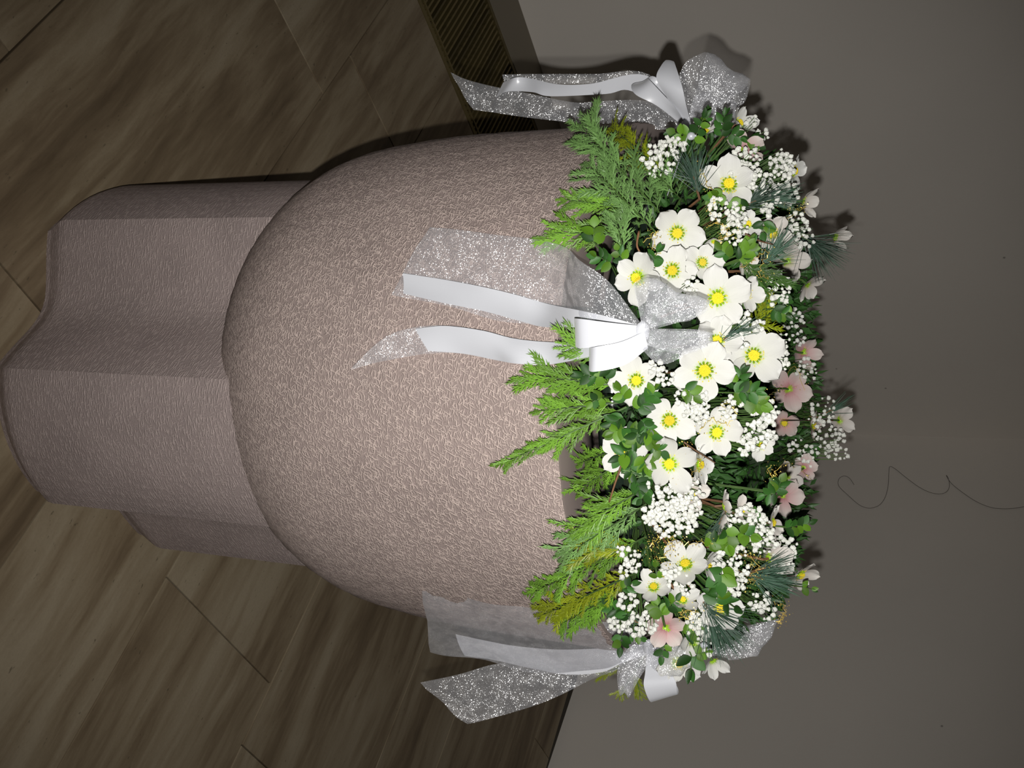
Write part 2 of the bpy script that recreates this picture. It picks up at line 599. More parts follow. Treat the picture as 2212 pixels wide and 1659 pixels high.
# walls
def wall_mesh(p0, p1, out, name, z1=3.3):
    m = MB()
    o = Vector(out) * .12
    q = [Vector((*p0, -.06)), Vector((*p1, -.06)), Vector((*p1, -.06)) + o, Vector((*p0, -.06)) + o]
    m.add(q + [v + Vector((0, 0, z1)) for v in q], [(0,3,2,1),(4,5,6,7),(0,1,5,4),(1,2,6,5),(2,3,7,6),(3,0,4,7)])
    return m.mesh(name, M_wall)
obj('wall_left', wall_mesh((-1.4, wall_a(-1.4)), (CB, CA), (0, 1, 0), 'wall_left'), None, ROOM.copy(), kind='structure',
    label='grey plaster wall in the upper part of the photo')
obj('wall_right', wall_mesh((wall_b(-1.4), -1.4), (CB, CA), (1, 0, 0), 'wall_right'), None, ROOM.copy(), kind='structure',
    label='grey plaster wall in the lower right of the photo')
# floor grating
gt = thing('floor_grating', 'dull bronze slatted floor grating set along the grey wall', 'grating', ROOM @ Matrix.Translation((0, A_GR0, 0)))
ch = MB()
W = A_GR1 - A_GR0
for a, b in (((-1.3, .002, -.16), (3.6, W - .002, -.15)), ((-1.3, .002, -.15), (3.6, .006, -.03)), ((-1.3, W-.006, -.15), (3.6, W - .002, -.03))):
    ch.box(a, b)
obj('channel', ch.mesh('channel', M_pit), gt)
for a0, a1 in ((.003, .018), (.030, .037), (W - .018, W - .003)):
    fr = MB()
    fr.box((-1.3, a0, -.03), (3.6, a1, -.001))
    obj('frame_bar', fr.mesh('frame_bar', M_bronze), gt)
sl = MB()
sl.box((-.0035, .016, -.028), (.0035, W - .016, -.003))
slm = sl.mesh('slat', M_bronze)
b = .25
while b < 3.5:
    obj('slat', slm, gt, Matrix.Translation((b, 0, 0)))
    b += .0192
# curly wire on the right-hand wall
WPX = [(1845,1047),(1835,1033),(1823,1028),(1812,1035),(1812,1050),(1832,1070),(1855,1090),(1872,1097),(1885,1097),(1901,1090),(1913,1072),(1919,1045),(1920,1022),(1922,1008),(1934,1013),(1955,1030),(1985,1052),(2010,1064),(2032,1067),(2046,1061),(2051,1048),(2048,1032),(2044,1027),(2056,1045),(2085,1068),(2112,1085),(2140,1096),(2165,1099),(2190,1098),(2215,1094),(2240,1088)]
def on_wall_right(x, y, off=.004):
    # right wall: line through two floor points in the room frame
    p0 = ROOM @ Vector((wall_b(0), 0, 0)); p1 = ROOM @ Vector((CB, CA, 0))
    n = Vector((0, 0, 1)).cross(p1 - p0).normalized()
    d = ray(x, y)
    t = (p0 - CAM).dot(n) / d.dot(n)
    return CAM + d * (t * (1 - off / 4))
def catmull(pts, n):
    out = []
    P = [pts[0] * 2 - pts[1]] + pts + [pts[-1] * 2 - pts[-2]]
    for i in range(1, len(P) - 2):
        for k in range(n):
            t = k / n
            a, b_, c, d = P[i-1], P[i], P[i+1], P[i+2]
            out.append(.5 * ((2*b_) + (c-a)*t + (2*a-5*b_+4*c-d)*t*t + (3*b_-a-3*c+d)*t**3))
    out.append(pts[-1])
    return out
wp = [on_wall_right(*p) for p in WPX]
w0 = wp[0].copy()
wm = MB()
wm.tube(catmull([p - w0 for p in wp], 4), .0010, 5)
obj('curly_wire', wm.mesh('curly_wire', M_wire, True), None, Matrix.Translation(w0),
    label='thin dark curly wire on the bare grey wall', category='wire')

# ------------------------------------------------------------------ baptismal font
font = thing('baptismal_font', 'pinkish tooled sandstone baptismal font with round basin on a fluted pedestal', 'font', Matrix.Translation((CX0, CY, 0)))
def lathe(prof, n, uvz=True, jit=0.0, close_bottom=False):
    vs, uv, fs = [], [], []
    L = 0
    for i, (r, z) in enumerate(prof):
        if i:
            L += math.hypot(r - prof[i-1][0], z - prof[i-1][1])
        for k in range(n + 1):
            th = 2 * math.pi * k / n + math.pi / 2
            j = jit * (math.sin(th*37 + z*91) * math.sin(th*23 - z*60) + .6*math.sin(th*71+z*140))
            vs.append((SHEAR * z + (r + j) * math.cos(th), (r + j) * math.sin(th), z))
            uv.append((th * .40, L))
    m = n + 1
    for i in range(len(prof) - 1):
        for k in range(n):
            fs.append((i*m+k, (i+1)*m+k, (i+1)*m+k+1, i*m+k+1))
    return vs, fs, uv
prof = []
for d in [-.0, .004] + [i * .02 for i in range(1, 33)] + [.655, .675, .69]:
    prof.append((float(np.interp(d, BOWL_D[1:], BOWL_R[1:])), ZR - d))
r_ = [p[0] for p in prof]
for _ in range(4):
    r_ = [r_[0], r_[1]] + [(r_[i-1] + 2*r_[i] + r_[i+1]) / 4 for i in range(2, len(r_) - 1)] + [r_[-1]]
prof = [(r_[i], prof[i][1]) for i in range(len(prof))]
vs_, fs_, uv_ = lathe(prof, 240, jit=.0007)
obj('basin', mesh('basin', vs_, fs_, M_bowl, True, uv_), font)
R_IN = .284
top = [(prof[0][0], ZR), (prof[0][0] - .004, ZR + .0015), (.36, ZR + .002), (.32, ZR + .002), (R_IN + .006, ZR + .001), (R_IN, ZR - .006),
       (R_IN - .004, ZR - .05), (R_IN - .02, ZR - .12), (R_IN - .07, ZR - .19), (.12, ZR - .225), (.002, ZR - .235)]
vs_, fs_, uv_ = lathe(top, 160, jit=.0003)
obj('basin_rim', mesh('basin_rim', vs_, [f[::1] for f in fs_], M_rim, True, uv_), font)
# pedestal: four rounded lobes with concave flutes between
def ped_r(phi, R, cov):
    a = (phi - math.radians(-68.2) + math.pi / 4) % (math.pi / 2) - math.pi / 4
    hw = math.radians(21)
    if abs(a) <= hw:
        return R * (1 - .012 * (a / hw) ** 2)
    g = math.pi / 4
    s = (abs(a) - hw) / (g - hw)          # 0 at the lobe edge, 1 at the flute centre
    return R * .988 * (1 - (1 - cov) * math.sin(s * math.pi / 2) ** 1.0)
phis = []
for q in range(4):
    c = math.radians(-68.2) + q * math.pi / 2
    phis += [c + math.radians(a) for a in np.linspace(-21, 21, 13)]
    phis += [c + math.radians(a) for a in np.linspace(21, 69, 22)[1:-1]]
phis.append(phis[0] + 2 * math.pi)
RINGS = [(.0, .938, 0.012), (.012, .945, 0), (.036, .984, 0), (.046, .997, 0), (.06, 1.003, 0)] + [(z, 1.003 - .024 * (z - .06) / .55, 0) for z in np.linspace(.1, .62, 14)]
vs_, uv_, fs_ = [], [], []
arc = [0]
for k in range(1, len(phis)):
    p, q = phis[k-1], phis[k]
    a, b = ped_r(p, .352, .775), ped_r(q, .352, .775)
    arc.append(arc[-1] + math.hypot(a*math.cos(p) - b*math.cos(q), a*math.sin(p) - b*math.sin(q)))
for z, s, _ in RINGS:
    for k, p in enumerate(phis):
        r = ped_r(p, .352, .775) * s
        vs_.append((SHEAR * z + .006 + r * math.cos(p), r * math.sin(p), z))
        uv_.append((arc[k], z))
m = len(phis)
for i in range(len(RINGS) - 1):
    for k in range(m - 1):
        fs_.append((i*m+k, i*m+k+1, (i+1)*m+k+1, (i+1)*m+k))
fs_.append(tuple(range(m - 1))[::-1])
fs_.append(tuple((len(RINGS)-1)*m + k for k in range(m - 1)))
obj('pedestal', mesh('pedestal', vs_, fs_, M_ped, False, uv_), font)

# ------------------------------------------------------------------ wreath base
wb = thing('wreath_base', 'dark green wreath base packed with moss and leaves on the basin rim', 'wreath', Matrix.Translation(RIM))
def torus(R, r, z, n=72, m=14, jit=0, rg=None, sq=1.0):
    vs, fs = [], []
    for i in range(n):
        a = 2*math.pi*i/n
        for j in range(m):
            t = 2*math.pi*j/m
            k = r * (1 + (rg.uniform(-jit, jit) if rg else 0))
            vs.append(((R + k*math.cos(t))*math.cos(a), (R + k*math.cos(t))*math.sin(a), z + sq*k*math.sin(t)))
    for i in range(n):
        for j in range(m):
            fs.append((i*m+j, ((i+1) % n)*m+j, ((i+1) % n)*m+(j+1) % m, i*m+(j+1) % m))
    return vs, fs
v_, f_ = torus(.272, .034, .030, sq=.7)
obj('tray', mesh('tray', v_, f_, M_tray, True), wb)
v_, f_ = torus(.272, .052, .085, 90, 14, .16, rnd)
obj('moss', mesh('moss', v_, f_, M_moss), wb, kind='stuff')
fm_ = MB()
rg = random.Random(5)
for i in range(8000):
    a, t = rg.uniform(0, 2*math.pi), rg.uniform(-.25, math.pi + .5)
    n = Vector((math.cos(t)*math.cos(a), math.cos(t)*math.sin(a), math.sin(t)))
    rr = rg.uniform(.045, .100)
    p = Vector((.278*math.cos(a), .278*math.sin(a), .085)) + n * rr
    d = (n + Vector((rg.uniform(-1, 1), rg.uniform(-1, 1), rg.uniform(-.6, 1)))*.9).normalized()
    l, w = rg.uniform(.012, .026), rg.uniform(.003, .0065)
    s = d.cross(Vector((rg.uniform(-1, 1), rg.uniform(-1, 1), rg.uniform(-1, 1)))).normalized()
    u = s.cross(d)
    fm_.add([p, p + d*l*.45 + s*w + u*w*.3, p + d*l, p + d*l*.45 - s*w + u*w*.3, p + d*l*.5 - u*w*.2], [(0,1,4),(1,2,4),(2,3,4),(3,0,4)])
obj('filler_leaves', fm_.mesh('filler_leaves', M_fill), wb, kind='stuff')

# ------------------------------------------------------------------ hellebores
def petal_mesh(seed, cup, mat, wd=.50):
    g = random.Random(seed)
    nu, nv = 9, 6
    tipn = g.uniform(2.6, 4.2)
    curl, wav, ph = g.uniform(-.16, .20), g.uniform(.02, .06), g.uniform(0, 6)
    vs, uv, fs = [], [], []
    for i in range(nu + 1):
        t = i / nu
        hw = wd * (t + .02) ** .62 * max(0, 1 - t ** tipn) ** .68 * 1.16 + .012 * (1 - t)
        for j in range(nv + 1):
            s = -1 + 2 * j / nv
            x = .06 + .94 * t - .05 * s * s * t
            z = cup * (t ** 1.5) + .16 * hw * s * s + curl * t ** 4 * .6 + wav * math.sin(5*s + ph + 4*t) * t + .02 * math.cos(s * 9) * t * (1 - t)
            vs.append((x, hw * s, z))
            uv.append((t, .5 + hw * s))
    m = nv + 1
    for i in range(nu):
        for j in range(nv):
            fs.append((i*m+j, (i+1)*m+j, (i+1)*m+j+1, i*m+j+1))
    return mesh('petal', vs, fs, mat, True, uv)
PET = {}
for kind, mat in (('w', M_pet), ('p', M_petp), ('o', M_peto)):
    for form, cup in (('flat', .10), ('open', .26), ('cup', .62)):
        PET[kind, form] = [petal_mesh(hash((kind, form)) % 7 + s * 13, cup, mat, .50 if form != 'cup' else .47) for s in range(4)]
def stamen_mesh(seed):
    g = random.Random(seed)
    m = MB()
    for i in range(58):
        r = .165 * math.sqrt((i + .5) / 58)
        a = i * 2.39996
        h = .27 - 2.2 * r * r + g.uniform(-.03, .03)
        b0 = Vector((r*.55*math.cos(a), r*.55*math.sin(a), .03))
        tp = Vector((r*math.cos(a), r*math.sin(a), h))
        m.spike(b0, tp, .010, (0, 0, 1) if r > .05 else (1, 0, 0))
        m.ball(tp, (.030, .030, .024), 0)
    for i in range(14):
        a, r = g.uniform(0, 6.28), g.uniform(.24, .34)
        tp = Vector((r*math.cos(a), r*math.sin(a), g.uniform(.10, .2)))
        m.spike(Vector((.08*math.cos(a), .08*math.sin(a), .03)), tp, .008, (0, 0, 1))
        m.ball(tp, (.022, .022, .018), 0)
    return m.mesh('stamens', M_anther)
def nectary_mesh(seed):
    g = random.Random(seed)
    m = MB()
    for i in range(13):
        a = i / 13 * 6.283 + g.uniform(-.1, .1)
        d = Vector((math.cos(a), math.sin(a), 0))
        m.tube([d*.10 + Vector((0, 0, .02)), d*.19 + Vector((0, 0, .07)), d*.238 + Vector((0, 0, .13))], [.022, .034, .034], 5)
    m.ball((0, 0, .06), (.13, .13, .08), 1)
    return m.mesh('nectaries', M_nect)
STAM = [stamen_mesh(s) for s in range(3)]
NECT = [nectary_mesh(s) for s in range(2)]

HELLE = []        # x, y, diameter px, lean(right, down, toward), kind, form, label, ring skip
def H(x, y, d, lean, kind, form, label, skip=0, push=0.0):
    HELLE.append((x, y, d, lean, kind, form, label, skip, push))
H(1463, 503, 112, (.05, .15, 1), 'w', 'open', 'white five-petalled hellebore standing alone between the green cedar plume and the sheer ribbon')
H(1376, 600, 112, (-.45, .1, 1), 'w', 'open', 'white hellebore at the edge of the sheer ribbon tail, two petals raised', 0, .012)
H(1452, 584, 112, (0, .05, 1), 'w', 'open', 'cupped white hellebore directly above the sheer middle ribbon loop')
H(1517, 567, 84, (.25, -.1, 1), 'w', 'open', 'small white hellebore with a bright green centre above the largest upper bloom')
H(1550, 644, 132, (.05, .05, 1), 'w', 'flat', 'large flat open white hellebore just right of the sheer middle ribbon loop', 0, .012)
H(1612, 635, 92, (.6, 0, .8), 'w', 'open', 'white hellebore peeking out behind the large flat bloom near the middle bow')
H(1548, 736, 104, (.2, -.3, 1), 'w', 'open', 'white hellebore half hidden under the tip of the sheer right ribbon loop')
H(1522, 800, 134, (.05, .05, 1), 'w', 'flat', 'largest white hellebore facing the camera below the middle bow', 0, .014)
H(1628, 768, 124, (.1, -.05, 1), 'w', 'open', 'big white star-shaped hellebore right of the largest bloom', 0, .006)
H(1375, 822, 110, (-.05, .0, 1), 'w', 'flat', 'white hellebore with a leaf on its stamens just under the middle satin bow', 0, .008)
H(1446, 908, 116, (.05, .1, 1), 'w', 'flat', 'white hellebore beside dark boxwood leaves in the lower middle of the wreath', 0, .008)
H(1548, 934, 112, (.15, .05, 1), 'w', 'open', 'white hellebore with a veined translucent petal and gold threads around it')
H(1446, 1002, 116, (.0, .12, 1), 'w', 'cup', 'deep cupped white hellebore crossed by a thin twig', 0, .01)
H(1512, 1004, 84, (.8, .1, .5), 'w', 'open', 'white hellebore turned away behind the deep cupped bloom')
H(1346, 978, 104, (-.2, .05, 1), 'w', 'flat', 'white hellebore largely covered by crossing boxwood leaves', 0, .006)
H(1496, 1068, 74, (.6, .1, .7), 'o', 'open', 'small cream hellebore above the dense white cluster of baby\'s breath')
H(1481, 1219, 104, (-.15, -.55, .8), 'w', 'open', 'drooping white hellebore amid gold threads in the lower wreath')
H(1530, 1222, 86, (.75, .1, .5), 'w', 'cup', 'white hellebore with a green throat right behind the drooping bloom')
H(1412, 1268, 82, (-.1, -.5, .9), 'w', 'cup', 'round closed-cup white hellebore nearest the lower cedar fronds', 0, .006)
H(1474, 1296, 72, (.1, -.55, .8), 'w', 'cup', 'small cup-shaped white hellebore between the round cup and the leaf-covered bloom')
H(1557, 1316, 98, (.1, -.2, 1), 'w', 'open', 'white hellebore with a dark boxwood leaf lying over its stamens', 0, .01)
H(1437, 1357, 96, (.1, .35, -.5), 'p', 'open', 'pale pink hellebore seen from behind above the lower bow', 0, .012)
H(1498, 1390, 70, (.2, .1, -.8), 'w', 'cup', 'white hellebore seen from behind beside the lower pine tuft')
H(1466, 1432, 96, (.2, .4, .8), 'w', 'open', 'white hellebore showing its yellow centre through the lower sheer loop')
H(1541, 1430, 64, (.4, .6, -.2), 'w', 'cup', 'white hellebore hanging lowest in the photo under the pine needles')
H(1566, 1092, 78, (.95, -.1, .25), 'o', 'open', 'white hellebore seen edge on with a tall petal above it')
H(1557, 1130, 80, (.9, .2, .3), 'o', 'open', 'edge-on white hellebore on a reddish stem at the wreath hollow')
H(1602, 1104, 56, (.4, -.3, .5), 'o', 'cup', 'small half-open greenish white hellebore inside the wreath hollow')
H(1668, 1130, 84, (.8, .1, .4), 'o', 'open', 'side-facing white hellebore next to the outlying boxwood sprig')
H(1644, 962, 64, (.2, .1, .9), 'w', 'open', 'small starry white hellebore alone on the dark inner greenery')
H(1694, 914, 62, (.1, .1, .8), 'p', 'cup', 'small rose pink cup hellebore beside a dense white spray')
H(1737, 762, 72, (.5, 0, -.6), 'p', 'cup', 'pinkish white hellebore turned from the camera at the far rim')
H(1705, 842, 88, (.3, .1, -.7), 'p', 'open', 'blush pink hellebore seen from behind near the far rim')
H(1816, 908, 76, (.7, 0, -.6), 'o', 'open', 'outermost hellebore on a long red stem against the grey wall')
H(1757, 920, 64, (.6, .1, .3), 'p', 'open', 'side-on pinkish hellebore halfway along the long red stem')
H(1738, 1010, 62, (.3, -.2, -.6), 'p', 'open', 'small pointed pink hellebore drooping beside the bare wall')
H(1693, 1072, 78, (.4, .1, -.5), 'p', 'open', 'pink hellebore behind a dark boxwood cross near the far rim')
H(1700, 1030, 62, (.3, 0, -.5), 'o', 'cup', 'creamy nodding hellebore between the two pink blooms at the far rim')
H(1664, 1206, 88, (.5, -.1, -.5), 'o', 'cup', 'pale translucent hellebore veiled by pine needles')
H(1730, 1242, 78, (.5, .5, .5), 'o', 'open', 'hellebore with a yellow centre jutting past the veiled bloom to the wall')
H(1575, 398, 122, (.0, -.35, 1), 'w', 'open', 'white hellebore with long spreading petals beside the upper baby\'s breath', 0, .01)
H(1607, 322, 88, (.2, -.4, -.25), 'p', 'open', 'rosy pink hellebore near the upper bow')
H(1597, 266, 76, (.55, -.3, .4), 'w', 'cup', 'uppermost white hellebore with a bold yellow centre beside sheer ribbon')
H(1716, 370, 74, (.75, 0, .4), 'w', 'open', 'white hellebore at the outer edge of the upper baby\'s breath')
H(1526, 284, 58, (0, -.6, .5), 'w', 'cup', 'white hellebore partly hidden under the upper bow\'s sheer loop')
H(1615, 484, 66, (.3, -.2, .8), 'w', 'open', 'small white hellebore among dotted baby\'s breath in the upper wreath')
H(1669, 506, 82, (.2, .2, .8), 'o', 'open', 'shaggy white hellebore with a long stamen brush in the upper wreath')
H(1542, 522, 40, (.1, .5, .5), 'w', 'cup', 'tiny white hellebore bud between the two upper large blooms')
H(1702, 565, 98, (.2, 0, -.75), 'o', 'open', 'white hellebore seen from behind with a pink heart beside the big pine tuft')
H(1609, 566, 50, (.5, .2, .5), 'o', 'cup', 'little shaded hellebore behind light green leaves')
H(1806, 512, 62, (.7, .2, -.3), 'o', 'cup', 'shaded hellebore outside the big pine tuft')
H(1746, 618, 72, (.5, .5, -.2), 'o', 'open', 'spiky-petalled hellebore pointing from the far rim to the wall')
H(1738, 436, 62, (.7, .1, -.2), 'o', 'cup', 'dim hellebore above the big pine tuft at the wreath edge')

hg = random.Random(3)
HPOS = []
stem_cache = MB()
for x, y, d, (lx, ly, lc), kind, form, label, skip, push in HELLE:
    p = ring_hit(x, y, WT, skip)
    toc = (CAM - p).normalized()
    p = p + toc * push
    depth = (p - CAM).dot(FWD)
    R = d / 2 * depth / FPX * 1.12
    n = (IR * lx + ID * ly + toc * lc).normalized()
    rot = hg.uniform(0, 6.28)
    X = IR * math.cos(rot) + ID * math.sin(rot)
    o = thing('hellebore', label, 'flower', frame(p - n * R * .12, X, n, R), 'hellebore blooms in the wreath')
    HPOS.append((p, R))
    pm = PET[kind, form]
    for k in range(5):
        jr = hg.uniform(-.13, .13)
        sc = hg.uniform(.86, 1.08)
        mw = Matrix.Rotation(k * 2 * math.pi / 5 + jr, 4, 'Z') @ Matrix.Translation((0, 0, .012 * (k % 2) + .006 * k)) @ Matrix.Rotation(hg.uniform(-.22, .16), 4, 'Y') @ Matrix.Scale(sc, 4)
        obj('petal', pm[(k + hg.randrange(4)) % 4], o, mw)
    obj('stamens', STAM[hg.randrange(3)], o)
    obj('nectaries', NECT[hg.randrange(2)], o)
    inv = o.matrix_world.inverted() if False else frame(p - n * R * .12, X, n, R).inverted()
    core = inv @ ring_core(p)
    sm = MB()
    sm.tube([(0, 0, .04), Vector((0, 0, -.35)), Vector((0, 0, -.5)).lerp(core, .5), core], .0017 / R, 5)
    obj('stem', sm.mesh('stem', M_stem if hg.random() < .25 else M_gstem), o)

# ------------------------------------------------------------------ automatic place labels for the many small sprigs
_o = ['first','second','third','fourth','fifth','sixth','seventh','eighth','ninth','tenth','eleventh','twelfth','thirteenth','fourteenth','fifteenth','sixteenth','seventeenth','eighteenth','nineteenth','twentieth']
ORD = ['leftmost'] + _o[1:] + ['twenty-' + w for w in _o[:9]] + ['thirtieth'] + ['thirty-' + w for w in _o[:9]] + ['fortieth']
def place_labels(items, noun):
    zones = {}
    for i, (x, y) in enumerate(items):
        z = "the photo's upper third" if y < 553 else ("the photo's middle third" if y < 1106 else "the photo's lower third")
        zones.setdefault(z, []).append((x, i))
    out = [None] * len(items)
    for z, l in zones.items():
        for k, (x, i) in enumerate(sorted(l)):
            out[i] = f"{noun}, {ORD[k]}{'' if k == 0 else ' from left'} in {z}"
    return out

# ------------------------------------------------------------------ baby's breath
GYP = [(1425,345,38),(1462,312,20),(1440,318,22),(1612,352,34),(1606,378,30),(1640,395,26),(1690,352,30),(1690,385,30),(1705,420,24),(1665,428,26),
       (1552,452,26),(1590,465,26),(1588,500,30),(1655,455,16),(1722,485,28),(1735,515,24),(1690,350,18),(1625,262,14),(1645,292,16),
       (1495,612,16),(1492,628,14),(1682,618,30),(1680,655,20),(1605,690,16),(1620,705,20),(1640,702,12),(1600,735,20),(1712,690,26),(1722,730,20),(1690,742,22),(1688,780,22),
       (1418,795,18),(1435,815,20),(1475,862,18),(1508,868,26),(1512,895,22),(1495,890,20),(1580,880,24),(1640,905,24),(1655,925,30),(1630,940,32),(1612,962,22),(1665,885,18),
       (1740,800,26),(1778,885,30),(1765,905,20),(1792,950,34),(1808,975,26),(1745,985,24),(1720,965,18),
       (1425,1070,36),(1455,1085,34),(1485,1100,32),(1415,1115,28),(1440,1135,30),(1480,1135,26),(1500,1062,22),
       (1622,1120,30),(1640,1145,32),(1650,1170,28),(1590,1122,20),(1700,1185,28),(1690,1215,26),(1560,1182,22),(1600,1190,18),
       (1345,1185,14),(1372,1210,20),(1356,1232,20),(1355,1300,22),(1340,1342,24),(1370,1350,26),(1404,1345,22),(1403,1322,16),
       (1436,1245,16),(1462,1250,24),(1480,1268,18),(1588,1238,32),(1585,1265,28),(1570,1255,20),(1510,1340,28),(1512,1358,26),(1548,1352,22),(1545,1378,18),(1532,1402,14),(1640,1300,24),(1655,1320,20),(1545,1230,14)]
def floret_mesh(seed):
    g = random.Random(seed)
    m = MB()
    m.ball((0, 0, 0), (.8, .8, .75), 1, .16, g)
    for i in range(9):
        v = Vector((g.uniform(-1, 1), g.uniform(-1, 1), g.uniform(-1, 1))).normalized()
        m.ball(v * .62, .42, 0, .2, g)
    return m.mesh('floret', M_gyp)
FLO = [floret_mesh(s) for s in range(3)]
gl_ = place_labels([(x, y) for x, y, r in GYP], "white baby's breath spray")
gg = random.Random(21)
for (x, y, rpx), lab in zip(GYP, gl_):
    p = ring_hit(x, y, WT + .012)
    toc = (CAM - p).normalized()
    depth = (p - CAM).dot(FWD)
    k = depth / FPX
    o = thing('babys_breath', lab, 'flower', Matrix.Translation(p), "baby's breath sprays in the wreath")
    core = ring_core(p) - p
    base = core * .45
    sm = MB()
    n = int(max(4, min(30, rpx * rpx / 38)))
    pts = []
    for i in range(n):
        for tr in range(12):
            a, r = gg.uniform(0, 6.28), rpx * math.sqrt(gg.random())
            q = (r*math.cos(a), r*math.sin(a))
            if all((q[0]-w[0])**2 + (q[1]-w[1])**2 > 60 for w in pts):
                break
        pts.append(q)
        v = IR * (q[0]*k) + ID * (q[1]*k) + toc * (gg.uniform(-.4, .6) * rpx * k)
        s = gg.choice((.0030, .0034, .0040, .0042, .0021))
        mw = Matrix.Translation(v) @ Matrix.Rotation(gg.uniform(0, 6), 4, 'X') @ Matrix.Scale(s, 4)
        obj('floret', FLO[gg.randrange(3)], o, mw)
        sm.tube([v, v.lerp(base, .5) + Vector((gg.uniform(-1, 1), gg.uniform(-1, 1), 0)) * .004, base], .00045, 3)
    sm.tube([base, core], .0006, 4)
    obj('stem', sm.mesh('stem', M_gstem), o)

# ------------------------------------------------------------------ boxwood
def leaf_mesh(mat, wd, fold, bend):
    vs, uv, fs = [], [], []
    nu = 6
    for i in range(nu + 1):
        t = i / nu
        w = wd * math.sin(math.pi * (t ** .85)) ** .7 if 0 < t < 1 else 0.0
        if t == 1: w = .02
        if t == 0: w = .03
        z = -bend * t * t
        vs += [(t, w, z + fold * w), (t, 0, z), (t, -w, z + fold * w)]
    for i in range(nu):
        b = i * 3
        fs += [(b, b+1, b+4, b+3), (b+1, b+2, b+5, b+4)]
    return mesh('leaf', vs, fs, mat, True)
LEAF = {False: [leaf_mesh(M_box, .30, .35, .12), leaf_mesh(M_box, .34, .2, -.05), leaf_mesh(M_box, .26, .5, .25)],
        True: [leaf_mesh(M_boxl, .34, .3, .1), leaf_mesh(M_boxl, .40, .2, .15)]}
#  x, y, direction px (dx, dy), leaf pairs, leaf px, light?
BOX = [(1500,300,20,-45,3,26,0),(1558,292,6,-40,3,26,0),(1526,262,2,-16,1,18,0),(1483,292,-25,-4,2,28,1),(1282,520,2,-30,2,30,1),(1318,566,-30,-14,3,28,0),
       (1408,572,14,-28,2,26,0),(1345,560,-10,-16,2,22,0),(1300,812,-40,2,3,32,0),(1330,800,-20,-4,2,30,0),(1352,862,-12,-14,2,26,1),(1378,884,16,-14,3,28,0),(1345,902,-24,14,3,30,0),
       (1386,908,6,8,3,28,0),(1396,934,10,12,3,30,0),(1378,930,-6,24,3,30,0),(1345,925,-20,10,2,28,1),(1364,966,4,-30,3,34,0),(1364,970,-26,18,3,36,0),(1362,1000,2,24,3,30,0),
       (1410,962,8,6,2,26,0),(1392,988,2,16,3,28,1),(1375,1040,14,14,3,30,0),(1400,1060,-10,12,2,26,0),(1402,862,10,-14,2,26,0),(1300,860,-20,10,2,24,1),
       (1588,848,44,-2,4,30,0),(1592,826,10,-20,2,28,0),(1618,862,26,14,3,30,1),(1672,668,24,14,3,26,0),(1650,480,-4,20,2,28,0),(1596,560,20,-22,3,30,1),(1575,555,-14,-10,2,28,1),
       (1612,545,12,-20,2,26,1),(1676,1062,12,-20,3,28,0),(1674,1066,-18,6,2,26,0),(1700,1140,48,-6,4,24,0),(1568,1146,6,30,2,30,1),(1600,1152,14,6,2,28,1),(1640,1120,-10,-6,2,24,0),
       (1560,1230,-4,26,2,40,0),(1549,1302,2,-24,2,34,0),(1570,1300,16,12,1,30,0),(1548,1278,4,-18,2,26,1),(1430,1328,-6,-16,3,30,1),(1442,1312,20,-14,2,26,0),(1482,1372,18,-6,2,28,1),
       (1436,1394,-6,24,2,22,0),(1494,1420,-2,28,1,36,0),(1505,1412,16,-2,2,20,1),(1342,1375,-2,22,2,26,0),(1366,1368,14,8,2,20,0),(1358,1330,-12,-10,3,26,0),(1735,1268,16,4,1,20,1),(1420,1246,-2,-16,1,22,1),
       (1345,1272,12,-6,2,24,0),(1332,1318,-12,-8,2,26,0),(1690,640,10,18,2,22,0),(1705,1040,-6,24,2,26,0),(1752,960,8,14,2,20,0),(1620,300,16,10,3,24,0),(1580,290,10,4,2,26,0),(1560,420,-14,6,3,26,1),(1600,430,-4,18,2,26,1),(1480,840,10,8,2,30,1),(1530,1180,14,-8,3,26,1),(1585,1165,-16,8,2,26,1)]
bl_ = place_labels([(b[0], b[1]) for b in BOX], 'glossy boxwood sprig')
bg = random.Random(8)
for (x, y, dx, dy, np_, lpx, light), lab in zip(BOX, bl_):
    p = ring_hit(x, y, WT + .016)
    toc = (CAM - p).normalized()
    k = (p - CAM).dot(FWD) / FPX
    d = (IR * dx + ID * dy)
    L = max(d.length * k, .012)
    dirv = (d.normalized() + toc * .25).normalized()
    fr_ = frame(p, dirv, toc + IR * bg.uniform(-.3, .3) + ID * bg.uniform(-.3, .3))
    o = thing('boxwood_sprig', lab, 'leaves', fr_, 'boxwood sprigs in the wreath')
    core = fr_.inverted() @ ring_core(p)
    sm = MB()
    sm.tube([(L, 0, 0), (0, 0, -.002), core * .6], [.0006, .0009, .0012], 5)
    obj('stem', sm.mesh('stem', M_gstem), o)
    for i in range(np_ + 1):
        t = i / max(1, np_) if np_ > 1 else i * .9
        base = Vector((L * t, 0, 0))
        sides = (-1, 1) if i < np_ else (-.25, .25)
        for sd in sides:
            yaw = (math.radians(58) if i < np_ else math.radians(45)) * sd + bg.uniform(-.25, .25)
            s = lpx * k * bg.uniform(.85, 1.1) * (1 if i < np_ else .85)
            mw = Matrix.Translation(base) @ Matrix.Rotation(yaw, 4, 'Z') @ Matrix.Rotation(bg.uniform(-.45, .25), 4, 'Y') @ Matrix.Rotation(bg.uniform(-.5, .5), 4, 'X') @ Matrix.Scale(s, 4)
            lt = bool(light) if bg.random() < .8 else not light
            obj('leaf', bg.choice(LEAF[lt]), o, mw)

